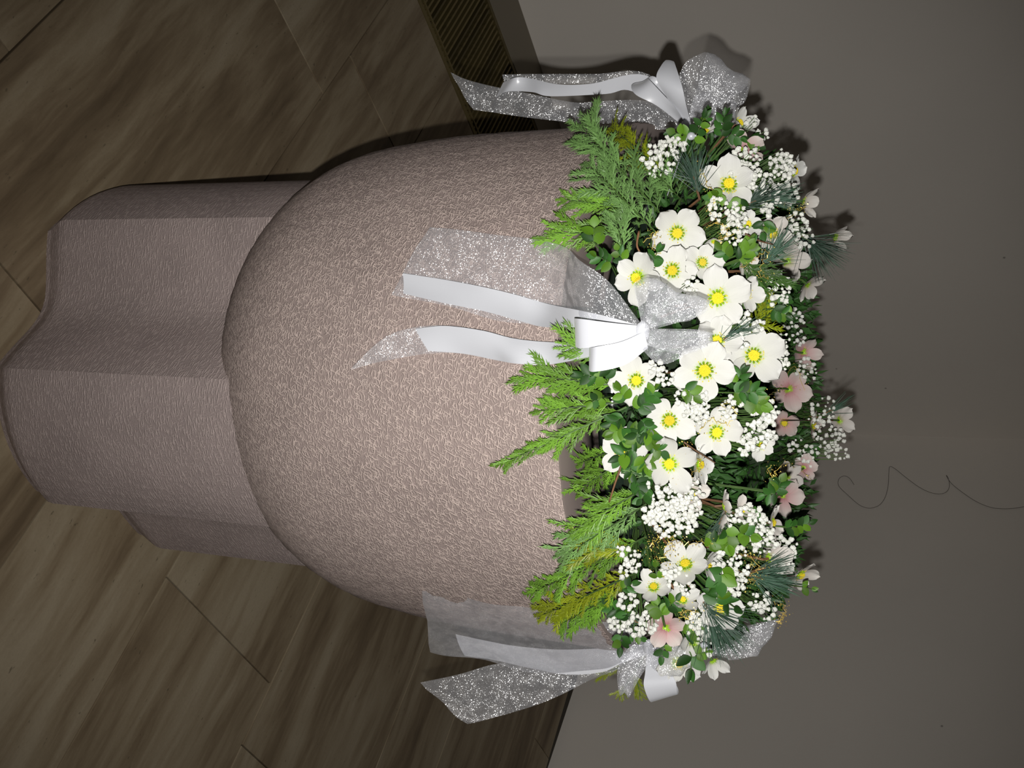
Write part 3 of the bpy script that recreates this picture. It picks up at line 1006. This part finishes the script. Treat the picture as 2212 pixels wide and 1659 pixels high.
# ------------------------------------------------------------------ cedar fronds
def branchlet_mesh(mat, sgn, seed, dens=6, ww=.021):
    g = random.Random(seed)
    m = MB()
    def axis(t): return Vector((t, sgn * .14 * t * t, -.05 * t * t))
    pts = [axis(i / 6) for i in range(7)]
    for a, b in zip(pts[:-1], pts[1:]):
        m.spike(a, b + (b - a) * .5, ww, (0, 0, 1), .6)
    for i in range(dens):
        for sd in (-1, 1):
            t = .10 + .82 * (i + (.25 if sd > 0 else -.1)) / dens
            b0 = axis(t)
            an = math.radians(g.uniform(17, 29)) * sd + sgn * .28 * t
            l = (.34 * (1 - t) ** .6 + .11) * g.uniform(.7, 1.2)
            d = Vector((math.cos(an), math.sin(an), g.uniform(-.18, .2))).normalized()
            tip = b0 + d * l
            m.spike(b0, tip, ww * .95, (0, 0, 1), .6)
            for j in range(int(l * 5.5)):
                q = b0.lerp(tip, .3 + .28 * j)
                a2 = an + (1 if (j + i) % 2 else -1) * math.radians(g.uniform(18, 28))
                m.spike(q, q + Vector((math.cos(a2), math.sin(a2), g.uniform(-.15, .2))) * (.17 - .03 * j), ww * .8, (0, 0, 1), .6)
    return m.mesh('branchlet', mat)
BR = {}
for key, mat in (('g', M_ced), ('b', M_cedb), ('y', M_cedy), ('d', M_cedd)):
    BR[key] = [branchlet_mesh(mat, s, i * 7 + (3 if s > 0 else 4)) for i in range(2) for s in (1, -1)]
# base px, tip px, base place, tip place ('b' = offset off the basin, number = y in the room), colour, width factor, label
CED = [((1435,470),(1246,262),'r',('y',1.40),'b',.55,'broad blue-green cedar plume reaching the upper side of the basin'),
       ((1415,500),(1262,345),'r',('y',1.33),'b',.42,'blue-green cedar frond lying along the lower side of the big plume'),
       ((1470,430),(1380,335),'r',('y',1.36),'b',.4,'short soft cedar frond between the big plume and the pine tuft'),
       ((1432,372),(1318,272),'r',('y',1.44),'y',.34,'yellow-green cedar frond behind the big plume near the upper bow'),
       ((1375,452),(1198,428),('y',1.30),('b',.02),'g',.36,'green cedar frond tip pointing left above the sheer ribbon, upper of two'),
       ((1335,505),(1178,503),('y',1.27),('b',.02),'g',.42,'green cedar frond touching the corner of the sheer ribbon tail'),
       ((1352,560),(1328,462),'r','r','b',.40,'upright cedar tuft beside the red twig'),
       ((1330,785),(1208,738),('y',1.20),('y',1.165),'g',.42,'small cedar frond overlapping the middle satin loops'),
       ((1345,835),(1118,806),('y',1.21),('b',.02),'g',.44,'bushy cedar frond under the middle bow pointing left'),
       ((1335,870),(1140,890),('y',1.21),('b',.02),'g',.36,'cedar frond between the bushy one and the longest one'),
       ((1352,880),(1056,1015),('y',1.22),('b',.03),'g',.27,'longest cedar frond crossing the basin edge in the middle'),
       ((1345,965),(1245,1003),'r',('y',1.29),'g',.32,'short cedar tip over the dark basin opening'),
       ((1352,990),(1246,1062),'r',('y',1.25),'g',.38,'cedar frond hanging over the bare stone rim, left of the brown twig'),
       ((1385,1060),(1222,1152),'r',('y',1.24),'g',.44,'large cedar spray fanning over the rim below the brown twig'),
       ((1395,1090),(1200,1212),'r',('b',.03),'b',.46,'pale blue-green cedar spray in the lower middle'),
       ((1375,1190),(1225,1172),'r',('y',1.24),'y',.40,'yellow-green cedar frond between the two lower sprays'),
       ((1395,1160),(1128,1292),'r',('b',.03),'g',.33,'long bright cedar frond reaching over the lower basin'),
       ((1380,1235),(1152,1338),'r',('b',.04),'y',.36,'yellow-green cedar frond ending nearest the lower ribbons'),
       ((1345,1275),(1204,1352),'r',('b',.04),'g',.34,'cedar frond tucked under the lowest yellow-green one'),
       ((1345,1440),(1292,1458),('y',1.56),('y',1.56),'y',.22,'small cedar tip under the lower satin tail'),
       ((1372,1450),(1385,1512),('y',1.57),('y',1.58),'y',.2,'cedar tip hanging between the lower loops'),
       ((1352,1480),(1338,1508),('y',1.58),('y',1.58),'y',.15,'tiny cedar tip below the lower sheer loop'),
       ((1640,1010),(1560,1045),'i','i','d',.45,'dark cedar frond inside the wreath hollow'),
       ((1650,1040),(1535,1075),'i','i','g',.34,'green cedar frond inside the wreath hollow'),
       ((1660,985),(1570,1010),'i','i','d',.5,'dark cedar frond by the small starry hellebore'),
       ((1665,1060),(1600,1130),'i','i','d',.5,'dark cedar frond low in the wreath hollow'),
       ((1610,715),(1670,672),'r','r','y',.36,'light cedar frond beside the big star-shaped hellebore'),
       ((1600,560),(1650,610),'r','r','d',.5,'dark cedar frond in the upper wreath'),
       ((1440,1050),(1415,1020),'r','r','b',.5,'short needle-like cedar tip under the deep cupped bloom')]
cg = random.Random(17)
def place(px, how):
    if how == 'r':
        return ring_hit(*px, WT + .004)
    if how == 'i':
        return on_y(px[0], px[1], 1.86)
    if how[0] == 'y':
        return on_y(px[0], px[1], how[1])
    return bowl_hit(px[0], px[1], how[1])
for bpx, tpx, bh, th_, colk, wf, lab in CED:
    B0, T0 = place(bpx, bh), place(tpx, th_)
    L = (T0 - B0).length
    toc = (CAM - (B0 + T0) / 2).normalized()
    toc = toc - (T0 - B0) * (toc.dot(T0 - B0) / (T0 - B0).length_squared)
    fr_ = frame(B0, T0 - B0, toc)
    o = thing('cedar_frond', lab, 'leaves', fr_, 'cedar fronds in the wreath')
    def ax(t): return Vector((L * t, 0, .10 * L * math.sin(math.pi * t)))
    sm = MB()
    core = fr_.inverted() @ ring_core(B0)
    sm.tube([core * .6] + [ax(i / 6) for i in range(6)], [.0014, .0012, .0011, .001, .0009, .0008, .0006], 5)
    obj('stem', sm.mesh('stem', M_gstem), o)
    kpx = ((B0 + T0) / 2 - CAM).dot(FWD) / FPX
    l0 = wf * 125 * kpx
    nb = max(4, int(L / (.34 * l0 + .003)))
    for i in range(nb):
        for sd in (-1, 1):
            t = .05 + .80 * (i + (.5 if sd > 0 else 0)) / nb
            yaw = sd * math.radians(cg.uniform(17, 34))
            l = l0 * (.5 + .85 * math.sin(math.pi * min(1, .28 + .72 * t))) * cg.choice((.75, .9, 1.1, 1.45))
            mw = Matrix.Translation(ax(t)) @ Matrix.Rotation(yaw, 4, 'Z') @ Matrix.Rotation(cg.uniform(-.25, .15), 4, 'Y') @ Matrix.Rotation(cg.uniform(-.6, .6), 4, 'X') @ Matrix.Scale(l, 4)
            obj('branchlet', cg.choice(BR[colk]), o, mw)
    obj('branchlet', cg.choice(BR[colk]), o, Matrix.Translation(ax(.84)) @ Matrix.Rotation(.3, 4, 'Y') @ Matrix.Scale(max(.6 * l0, .16 * L), 4))

# ------------------------------------------------------------------ pine tufts
PINE = [((1502,395),(1480,312),78,38,90,'blue-green pine tuft under the upper satin loop'),
        ((1650,430),(1755,430),80,26,60,'pine tuft pointing right below the upper baby\'s breath'),
        ((1748,520),(1832,575),96,42,130,'big dark pine tuft standing out against the grey wall'),
        ((1790,890),(1850,858),60,22,28,'thin pine tuft beside the outermost hellebore'),
        ((1640,1248),(1735,1272),88,34,80,'pine tuft veiling the pale translucent hellebore'),
        ((1640,1230),(1720,1200),80,26,30,'pine needles crossing the pale translucent hellebore'),
        ((1530,1318),(1590,1408),118,40,150,'largest pine tuft fanning out at the lower end of the wreath'),
        ((1570,730),(1620,700),70,24,44,'pine tuft between the two biggest blooms'),
        ((1660,560),(1720,500),80,34,70,'pine needles beside the shaggy hellebore'),
        ((1560,1120),(1540,1165),60,30,36,'pine needles behind the edge-on hellebores'),
        ((1620,440),(1700,400),80,30,50,'pine needles among the upper baby\'s breath'),
        ((1380,1345),(1310,1325),60,24,16,'few dark needles at the lower left of the wreath')]
pg = random.Random(9)
for bpx, tpx, lpx, spread, n, lab in PINE:
    B0 = ring_hit(*bpx, WT + .004)
    toc = (CAM - B0).normalized()
    k = (B0 - CAM).dot(FWD) / FPX
    d = (IR * (tpx[0]-bpx[0]) + ID * (tpx[1]-bpx[1])).normalized()
    d = (d + toc * .35).normalized()
    fr_ = frame(B0, d, toc)
    o = thing('pine_tuft', lab, 'leaves', fr_, 'pine tufts in the wreath')
    m_ = MB()
    for i in range(n):
        a, b = math.radians(pg.gauss(0, spread * .62)), math.radians(pg.gauss(0, spread * .5))
        v = Vector((math.cos(a)*math.cos(b), math.sin(a)*math.cos(b), math.sin(b)))
        l = lpx * k * pg.uniform(.75, 1.1)
        p0 = Vector((pg.uniform(-.012, .006), pg.uniform(-.003, .003), pg.uniform(-.003, .003)))
        mid = p0 + v * l * .55
        tip = p0 + v * l + Vector((0, 0, -1)) * l * pg.uniform(0, .1)
        m_.tube([p0, mid, tip], [.0004, .0004, .00015], 3)
    obj('needles', m_.mesh('needles', M_pine), o, kind='stuff')
    sm = MB()
    sm.tube([Vector((.008, 0, 0)), Vector((-.02, 0, 0)), (fr_.inverted() @ ring_core(B0)) * .6], .0018, 5)
    obj('stem', sm.mesh('stem', M_stem), o)

# ------------------------------------------------------------------ ribbons
def P(e):
    """edge entry (x, y, place): place number = y in the room, ('b', off) = in front of the basin"""
    x, y, w = e
    return bowl_hit(x, y, w[1]) if isinstance(w, tuple) else on_y(x, y, w)
def ribbon(name, rows, mat, parent, org, n=7, m=6, belly=0.0, ruff=0.0, seed=0):
    g = random.Random(seed)
    a = catmull([P(r[0]) - org for r in rows], n)
    b = catmull([P(r[1]) - org for r in rows], n)
    vs, uv, fs = [], [], []
    L = 0
    ph = g.uniform(0, 6)
    for i in range(len(a)):
        if i:
            L += ((a[i] + b[i]) / 2 - (a[i-1] + b[i-1]) / 2).length
        w = (b[i] - a[i])
        j = min(i, len(a) - 2)
        tg = ((a[j+1] + b[j+1]) / 2 - (a[j] + b[j]) / 2)
        nn = tg.cross(w)
        nn = nn.normalized() if nn.length > 1e-9 else FWD
        for q in range(m + 1):
            s = q / m
            off = belly * math.sin(math.pi * s) * w.length + ruff * math.sin(s * 9 + ph + L * 45)
            vs.append(a[i].lerp(b[i], s) + nn * off)
            uv.append((L, s * max(w.length, .012)))
    k = m + 1
    for i in range(len(a) - 1):
        for q in range(m):
            fs.append((i*k+q, (i+1)*k+q, (i+1)*k+q+1, i*k+q+1))
    return obj(name, mesh(name, vs, fs, mat, True, uv), parent)
def knot(parent, org, px, Y, s, mat):
    m_ = MB()
    c = on_y(px[0], px[1], Y) - org
    g = random.Random(4)
    for i in range(3):
        m_.ball(c + Vector((g.uniform(-.3, .3), 0, g.uniform(-.3, .3))) * s, (s, s * .7, s * .8), 2, .06, g)
    obj('knot', m_.mesh('knot', mat, True), parent)
def R(*rows):
    return [((a[0], a[1], a[2]), (b[0], b[1], b[2])) for a, b in rows]

# --- middle bow
o1 = on_y(1385, 712, 1.165)
bow = thing('ribbon_bow', 'white satin and sheer glitter ribbon bow at the front, in the middle of the photo', 'bow', Matrix.Translation(o1))
b1 = lambda v: ('b', v)
ribbon('organza_tail', R(((1385,700,1.165),(1390,722,1.165)), ((1318,612,1.175),(1335,692,1.165)), ((1252,562,1.18),(1262,692,1.165)), ((1203,527,b1(.022)),(1200,698,b1(.012))),
       ((1075,507,b1(.016)),(1080,694,b1(.008))), ((1000,498,b1(.014)),(965,660,b1(.007))), ((928,490,b1(.012)),(846,638,b1(.006)))), M_org, bow, o1, belly=.03, ruff=.0012)
ribbon('satin_tail', R(((1385,704,1.162),(1388,726,1.162)), ((1310,683,1.16),(1310,715,1.155)), ((1240,668,1.178),(1240,707,1.168)), ((1182,656,b1(.020)),(1172,706,b1(.034))),
       ((1112,636,b1(.022)),(1118,692,b1(.024))), ((1040,619,b1(.022)),(1040,671,b1(.016))), ((960,604,b1(.018)),(960,655,b1(.014))), ((870,590,b1(.016)),(871,634,b1(.014)))), M_satin, bow, o1, belly=-.06)
ribbon('organza_tail', R(((1385,715,1.168),(1388,735,1.168)), ((1290,738,1.172),(1290,768,1.168)), ((1190,739,b1(.020)),(1190,786,b1(.022))), ((1110,731,b1(.016)),(1120,785,b1(.022))),
       ((1040,714,b1(.014)),(1070,778,b1(.010))), ((960,703,b1(.014)),(1000,764,b1(.008))), ((895,707,b1(.012)),(925,764,b1(.010))), ((845,722,b1(.018)),(850,776,b1(.010))), ((808,747,b1(.03)),(802,786,b1(.02))), ((758,796,b1(.04)),(759,799,b1(.038)))), M_org, bow, o1)
ribbon('satin_tail', R(((1385,714,1.16),(1388,735,1.16)), ((1290,738,1.165),(1290,766,1.16)), ((1190,739,b1(.024)),(1190,787,b1(.030))), ((1110,731,b1(.022)),(1120,786,b1(.032))),
       ((1042,714,b1(.026)),(1072,778,b1(.016))), ((962,704,b1(.024)),(1000,764,b1(.012))), ((897,710,b1(.018)),(925,758,b1(.016)))), M_satin, bow, o1, belly=.05)
ribbon('satin_loop', R(((1388,704,1.15),(1392,724,1.15)), ((1318,697,1.13),(1325,744,1.13)), ((1256,689,1.126),(1260,752,1.126)), ((1241,688,1.140),(1243,749,1.140)), ((1252,690,1.156),(1256,748,1.156)), ((1320,700,1.162),(1325,738,1.162)), ((1386,708,1.165),(1390,722,1.165))), M_satin, bow, o1)
ribbon('satin_loop', R(((1392,716,1.14),(1400,752,1.14)), ((1342,738,1.122),(1350,788,1.122)), ((1288,749,1.112),(1286,803,1.112)), ((1273,751,1.126),(1272,798,1.126)), ((1284,753,1.143),(1285,790,1.143)), ((1340,740,1.152),(1345,775,1.152)), ((1390,716,1.158),(1394,740,1.158))), M_satin, bow, o1)
ribbon('organza_loop', R(((1388,700,1.145),(1402,712,1.145)), ((1372,650,1.12),(1450,695,1.12)), ((1368,612,1.112),(1500,690,1.112)), ((1394,598,1.125),(1530,652,1.125)), ((1400,612,1.148),(1515,680,1.148)), ((1388,690,1.16),(1410,712,1.16))), M_org, bow, o1, ruff=.003, seed=2)
ribbon('organza_loop', R(((1396,708,1.145),(1380,745,1.145)), ((1460,711,1.116),(1425,786,1.116)), ((1520,714,1.10),(1480,766,1.10)), ((1544,722,1.115),(1530,748,1.115)), ((1515,718,1.135),(1470,764,1.135)), ((1396,712,1.16),(1384,742,1.16))), M_org, bow, o1, ruff=.002, seed=3)
knot(bow, o1, (1392, 716), 1.15, .010, M_satin)

# --- bow at the top of the photo
o2 = on_y(1488, 264, 1.57)
bow2 = thing('ribbon_bow', 'white satin and sheer ribbon bow at the top of the photo, shadowed on the wall', 'bow', Matrix.Translation(o2))
y0 = 1.56
ribbon('satin_loop', R(((1468,266,y0),(1482,270,y0)), ((1418,228,1.535),(1458,232,1.535)), ((1374,205,1.525),(1412,182,1.525)), ((1364,185,1.54),(1401,168,1.54)), ((1385,180,1.565),(1418,168,1.565)), ((1430,215,1.575),(1455,210,1.575)), ((1472,264,1.575),(1485,264,1.575))), M_satin, bow2, o2, belly=.08)
ribbon('satin_loop', R(((1476,268,y0),(1492,264,y0)), ((1440,210,1.53),(1482,226,1.53)), ((1418,170,1.52),(1474,188,1.52)), ((1428,142,1.53),(1462,150,1.53)), ((1441,130,1.55),(1456,134,1.55)), ((1440,160,1.575),(1470,182,1.575)), ((1476,264,1.575),(1492,262,1.575))), M_satin, bow2, o2, belly=-.06)
ribbon('organza_loop', R(((1488,264,1.57),(1500,258,1.57)), ((1466,190,1.555),(1548,222,1.555)), ((1478,138,1.55),(1600,228,1.55)), ((1512,114,1.56),(1616,200,1.56)), ((1528,111,1.58),(1617,172,1.58)), ((1520,130,1.61),(1600,200,1.61)), ((1490,262,1.60),(1502,258,1.60))), M_org, bow2, o2, ruff=.003, seed=5)
ribbon('organza_loop', R(((1488,264,1.55),(1496,285,1.55)), ((1505,205,1.53),(1530,296,1.53)), ((1560,211,1.52),(1578,296,1.52)), ((1598,231,1.535),(1602,272,1.535)), ((1565,214,1.56),(1572,285,1.56)), ((1490,264,1.575),(1498,282,1.575))), M_org, bow2, o2, ruff=.002, seed=6)
ribbon('organza_tail', R(((1484,262,1.575),(1480,278,1.575)), ((1400,218,1.58),(1405,280,1.58)), ((1290,220,1.585),(1300,272,1.585)), ((1229,219,1.585),(1212,263,1.585)), ((1097,193,1.585),(1093,247,1.585)), ((1012,173,1.585),(1040,240,1.585)), ((975,157,1.585),(1022,237,1.585))), M_org, bow2, o2, ruff=.003, seed=7, belly=.08)
ribbon('satin_tail', R(((1480,262,1.57),(1484,270,1.57)), ((1397,163,1.568),(1368,198,1.572)), ((1276,181,1.57),(1308,203,1.575)), ((1205,182,1.575),(1190,208,1.57)), ((1150,170,1.575),(1150,199,1.56)), ((1116,167,1.555),(1096,198,1.56)), ((1087,178,1.575),(1071,211,1.575))), M_satin, bow2, o2)
ribbon('organza_tail', R(((1480,258,1.58),(1484,268,1.58)), ((1400,160,1.585),(1400,174,1.585)), ((1280,160,1.585),(1280,180,1.585)), ((1150,160,1.585),(1152,181,1.585)), ((1085,161,1.585),(1092,183,1.585))), M_org, bow2, o2, seed=8, belly=.1)
knot(bow2, o2, (1486, 266), 1.56, .009, M_satin)

# --- bow at the bottom of the photo
o3 = on_y(1400, 1395, 1.50)
bow3 = thing('ribbon_bow', 'white satin and sheer ribbon bow at the bottom of the photo', 'bow', Matrix.Translation(o3))
ribbon('satin_tail', R(((1400,1392,1.50),(1402,1412,1.50)), ((1345,1396,1.495),(1345,1432,1.485)), ((1290,1401,1.50),(1300,1452,1.485)), ((1200,1403,1.505),(1222,1457,1.49)), ((1110,1395,1.505),(1140,1442,1.50)), ((1050,1384,1.505),(1062,1425,1.50)), ((984,1370,1.505),(1004,1417,1.505))), M_satin, bow3, o3, belly=.08)
ribbon('organza_tail', R(((1400,1385,1.49),(1402,1410,1.49)), ((1340,1352,1.43),(1345,1425,1.48)), ((1290,1342,1.37),(1300,1445,1.475)), ((1200,1328,1.36),(1212,1456,1.48)), ((1100,1308,1.355),(1105,1442,1.485)), ((1000,1290,1.355),(1005,1420,1.485)), ((912,1276,1.355),(930,1408,1.485))), M_org, bow3, o3, ruff=.003, seed=11)
ribbon('organza_tail', R(((1400,1395,1.515),(1402,1412,1.515)), ((1330,1420,1.52),(1335,1446,1.52)), ((1250,1428,1.53),(1265,1474,1.53)), ((1150,1426,1.535),(1185,1514,1.52)), ((1065,1436,1.535),(1098,1541,1.52)), ((985,1458,1.53),(1045,1556,1.52)), ((910,1474,1.53),(1009,1564,1.52))), M_org, bow3, o3, ruff=.005, seed=12, belly=.05)
ribbon('satin_loop', R(((1398,1398,1.430),(1428,1394,1.430)), ((1394,1450,1.405),(1446,1446,1.405)), ((1391,1482,1.395),(1460,1474,1.395)), ((1404,1515,1.408),(1463,1500,1.408)), ((1412,1506,1.435),(1464,1486,1.435)), ((1405,1450,1.455),(1440,1440,1.455)), ((1400,1400,1.460),(1425,1395,1.460))), M_satin, bow3, o3)
ribbon('organza_loop', R(((1400,1385,1.420),(1428,1388,1.420)), ((1356,1402,1.390),(1408,1425,1.390)), ((1332,1452,1.380),(1382,1465,1.380)), ((1337,1498,1.398),(1360,1504,1.398)), ((1342,1450,1.440),(1380,1460,1.440)), ((1400,1390,1.460),(1424,1394,1.460))), M_org, bow3, o3, ruff=.003, seed=13)
ribbon('organza_loop', R(((1402,1398,1.415),(1422,1384,1.415)), ((1408,1440,1.385),(1458,1384,1.385)), ((1428,1458,1.375),(1490,1410,1.375)), ((1452,1466,1.390),(1499,1440,1.390)), ((1432,1450,1.430),(1480,1410,1.430)), ((1404,1398,1.460),(1424,1388,1.460))), M_org, bow3, o3, ruff=.003, seed=14)
ribbon('organza_loop', R(((1440,1395,1.53),(1450,1400,1.53)), ((1540,1370,1.56),(1560,1425,1.56)), ((1640,1345,1.56),(1620,1420,1.56)), ((1688,1336,1.57),(1640,1414,1.57)), ((1640,1350,1.60),(1610,1418,1.60)), ((1450,1398,1.57),(1455,1402,1.57))), M_org, bow3, o3, ruff=.002, seed=15)
knot(bow3, o3, (1404, 1398), 1.43, .009, M_satin)

# ------------------------------------------------------------------ gold threads, twigs and beads
GOLD = [([(1512,352),(1518,380),(1536,410),(1540,440),(1530,462)], 'gold thread beside the pine tuft under the upper bow'),
        ([(1395,522),(1420,500),(1410,535),(1398,560),(1425,545)], 'gold thread left of the solitary upper hellebore'),
        ([(1528,495),(1550,480),(1570,500),(1558,515),(1600,500)], 'gold thread across the upper baby\'s breath'),
        ([(1600,575),(1630,560),(1655,545),(1640,590),(1668,600)], 'gold thread in the dark upper greenery'),
        ([(1560,870),(1590,885),(1575,915),(1530,905),(1510,930)], 'gold thread around the veined hellebore'),
        ([(1480,960),(1495,985),(1515,1000),(1500,1020),(1470,1045)], 'gold thread behind the deep cupped hellebore'),
        ([(1405,1180),(1425,1160),(1450,1172),(1440,1200),(1415,1205)], 'thick gold thread curl left of the drooping hellebore'),
        ([(1445,1160),(1480,1175),(1530,1170),(1575,1172),(1590,1182)], 'gold thread over the light green lower leaves'),
        ([(1605,1195),(1625,1205),(1640,1225),(1615,1245),(1630,1260)], 'dense gold thread knot near the pale translucent hellebore'),
        ([(1465,1318),(1480,1325),(1500,1315),(1490,1335),(1470,1330)], 'gold thread near the small cup-shaped hellebore'),
        ([(1670,1300),(1690,1310),(1695,1330),(1680,1345),(1692,1322)], 'gold thread at the lower right tip of the wreath'),
        ([(1660,1010),(1670,1030),(1690,1005),(1720,1012),(1745,1030)], 'gold thread at the far rim in the middle'),
        ([(1690,440),(1720,455),(1740,445),(1700,470),(1690,480)], 'gold thread above the big pine tuft'),
        ([(1648,880),(1665,850),(1690,842),(1715,790),(1745,860)], 'gold thread near the blush pink hellebore')]
gg = random.Random(31)
for pts, lab in GOLD:
    ws = [ring_hit(x, y, WT + .012) for x, y in pts]
    org = ws[0].copy()
    cv = catmull([p - org for p in ws], 8)
    cv = [p + Vector((gg.uniform(-1, 1), gg.uniform(-1, 1), gg.uniform(-1, 1))) * .003 for p in cv]
    o = thing('gold_thread', lab, 'ornament', Matrix.Translation(org), 'gold threads in the wreath')
    m_ = MB()
    m_.tube(cv, .0004, 3)
    obj('strand', m_.mesh('strand', M_gold), o)
    m_ = MB()
    dense = 2.6 if 'dense' in lab or 'thick' in lab else 1.0
    for i in range(int(70 * dense)):
        p = gg.choice(cv) + Vector((gg.gauss(0, 1), gg.gauss(0, 1), gg.gauss(0, 1))) * .0045 * dense ** .5
        a = Vector((gg.uniform(-1, 1), gg.uniform(-1, 1), gg.uniform(-1, 1))).normalized()
        b = a.orthogonal().normalized()
        c = a.cross(b)
        s = gg.uniform(.0006, .0013)
        m_.add([p + b*s, p + c*s*.7, p - b*s, p - c*s*.7, p + a*s*.25], [(0,1,4),(1,2,4),(2,3,4),(3,0,4),(3,2,1,0)])
    obj('flakes', m_.mesh('flakes', M_gold), o, kind='stuff')
for pts, r, lab in [([(1477,955),(1510,978),(1545,1000)], .0011, 'thin dark twig crossing the deep cupped hellebore'),
                    ([(1380,500),(1376,530),(1384,548)], .0016, 'short red-brown twig beside the upright cedar tuft'),
                    ([(1345,1000),(1330,1040),(1316,1085)], .0017, 'pale brown bare twig hanging over the basin opening'),
                    ([(1690,908),(1740,908),(1800,909)], .0012, 'long reddish twig running out to the outermost hellebore'),
                    ([(1610,505),(1640,520),(1670,528)], .0012, 'brown twig in the upper wreath under the shaggy hellebore')]:
    ws = [ring_hit(x, y, WT + .018) for x, y in pts]
    org = ws[0].copy()
    m_ = MB()
    m_.tube(catmull([p - org for p in ws], 5), [r * (1 - .04 * i) for i in range(11)], 5)
    obj('twig', m_.mesh('twig', M_stem, True), None, Matrix.Translation(org), label=lab, category='twig')
for x, y, s, lab in [(1493, 294, .0052, 'small shiny silver bead among boxwood leaves under the upper bow'), (1520, 1394, .0042, 'small silver bead on the hellebore seen from behind by the lower pine tuft')]:
    p = ring_hit(x, y, WT + .022)
    o = thing('silver_bead', lab, 'ornament', Matrix.Translation(p))
    m_ = MB()
    m_.ball((0, 0, 0), s, 2)
    obj('ball', m_.mesh('ball', M_silver, True), o)
    m_ = MB()
    m_.tube([(0, 0, s * .9), (0, 0, s * 1.3)], s * .25, 8)
    m_.tube([Vector((0, 0, -s * .9)), (ring_core(p) - p) * .6], s * .12, 5)
    obj('wire', m_.mesh('wire', M_silver), o)
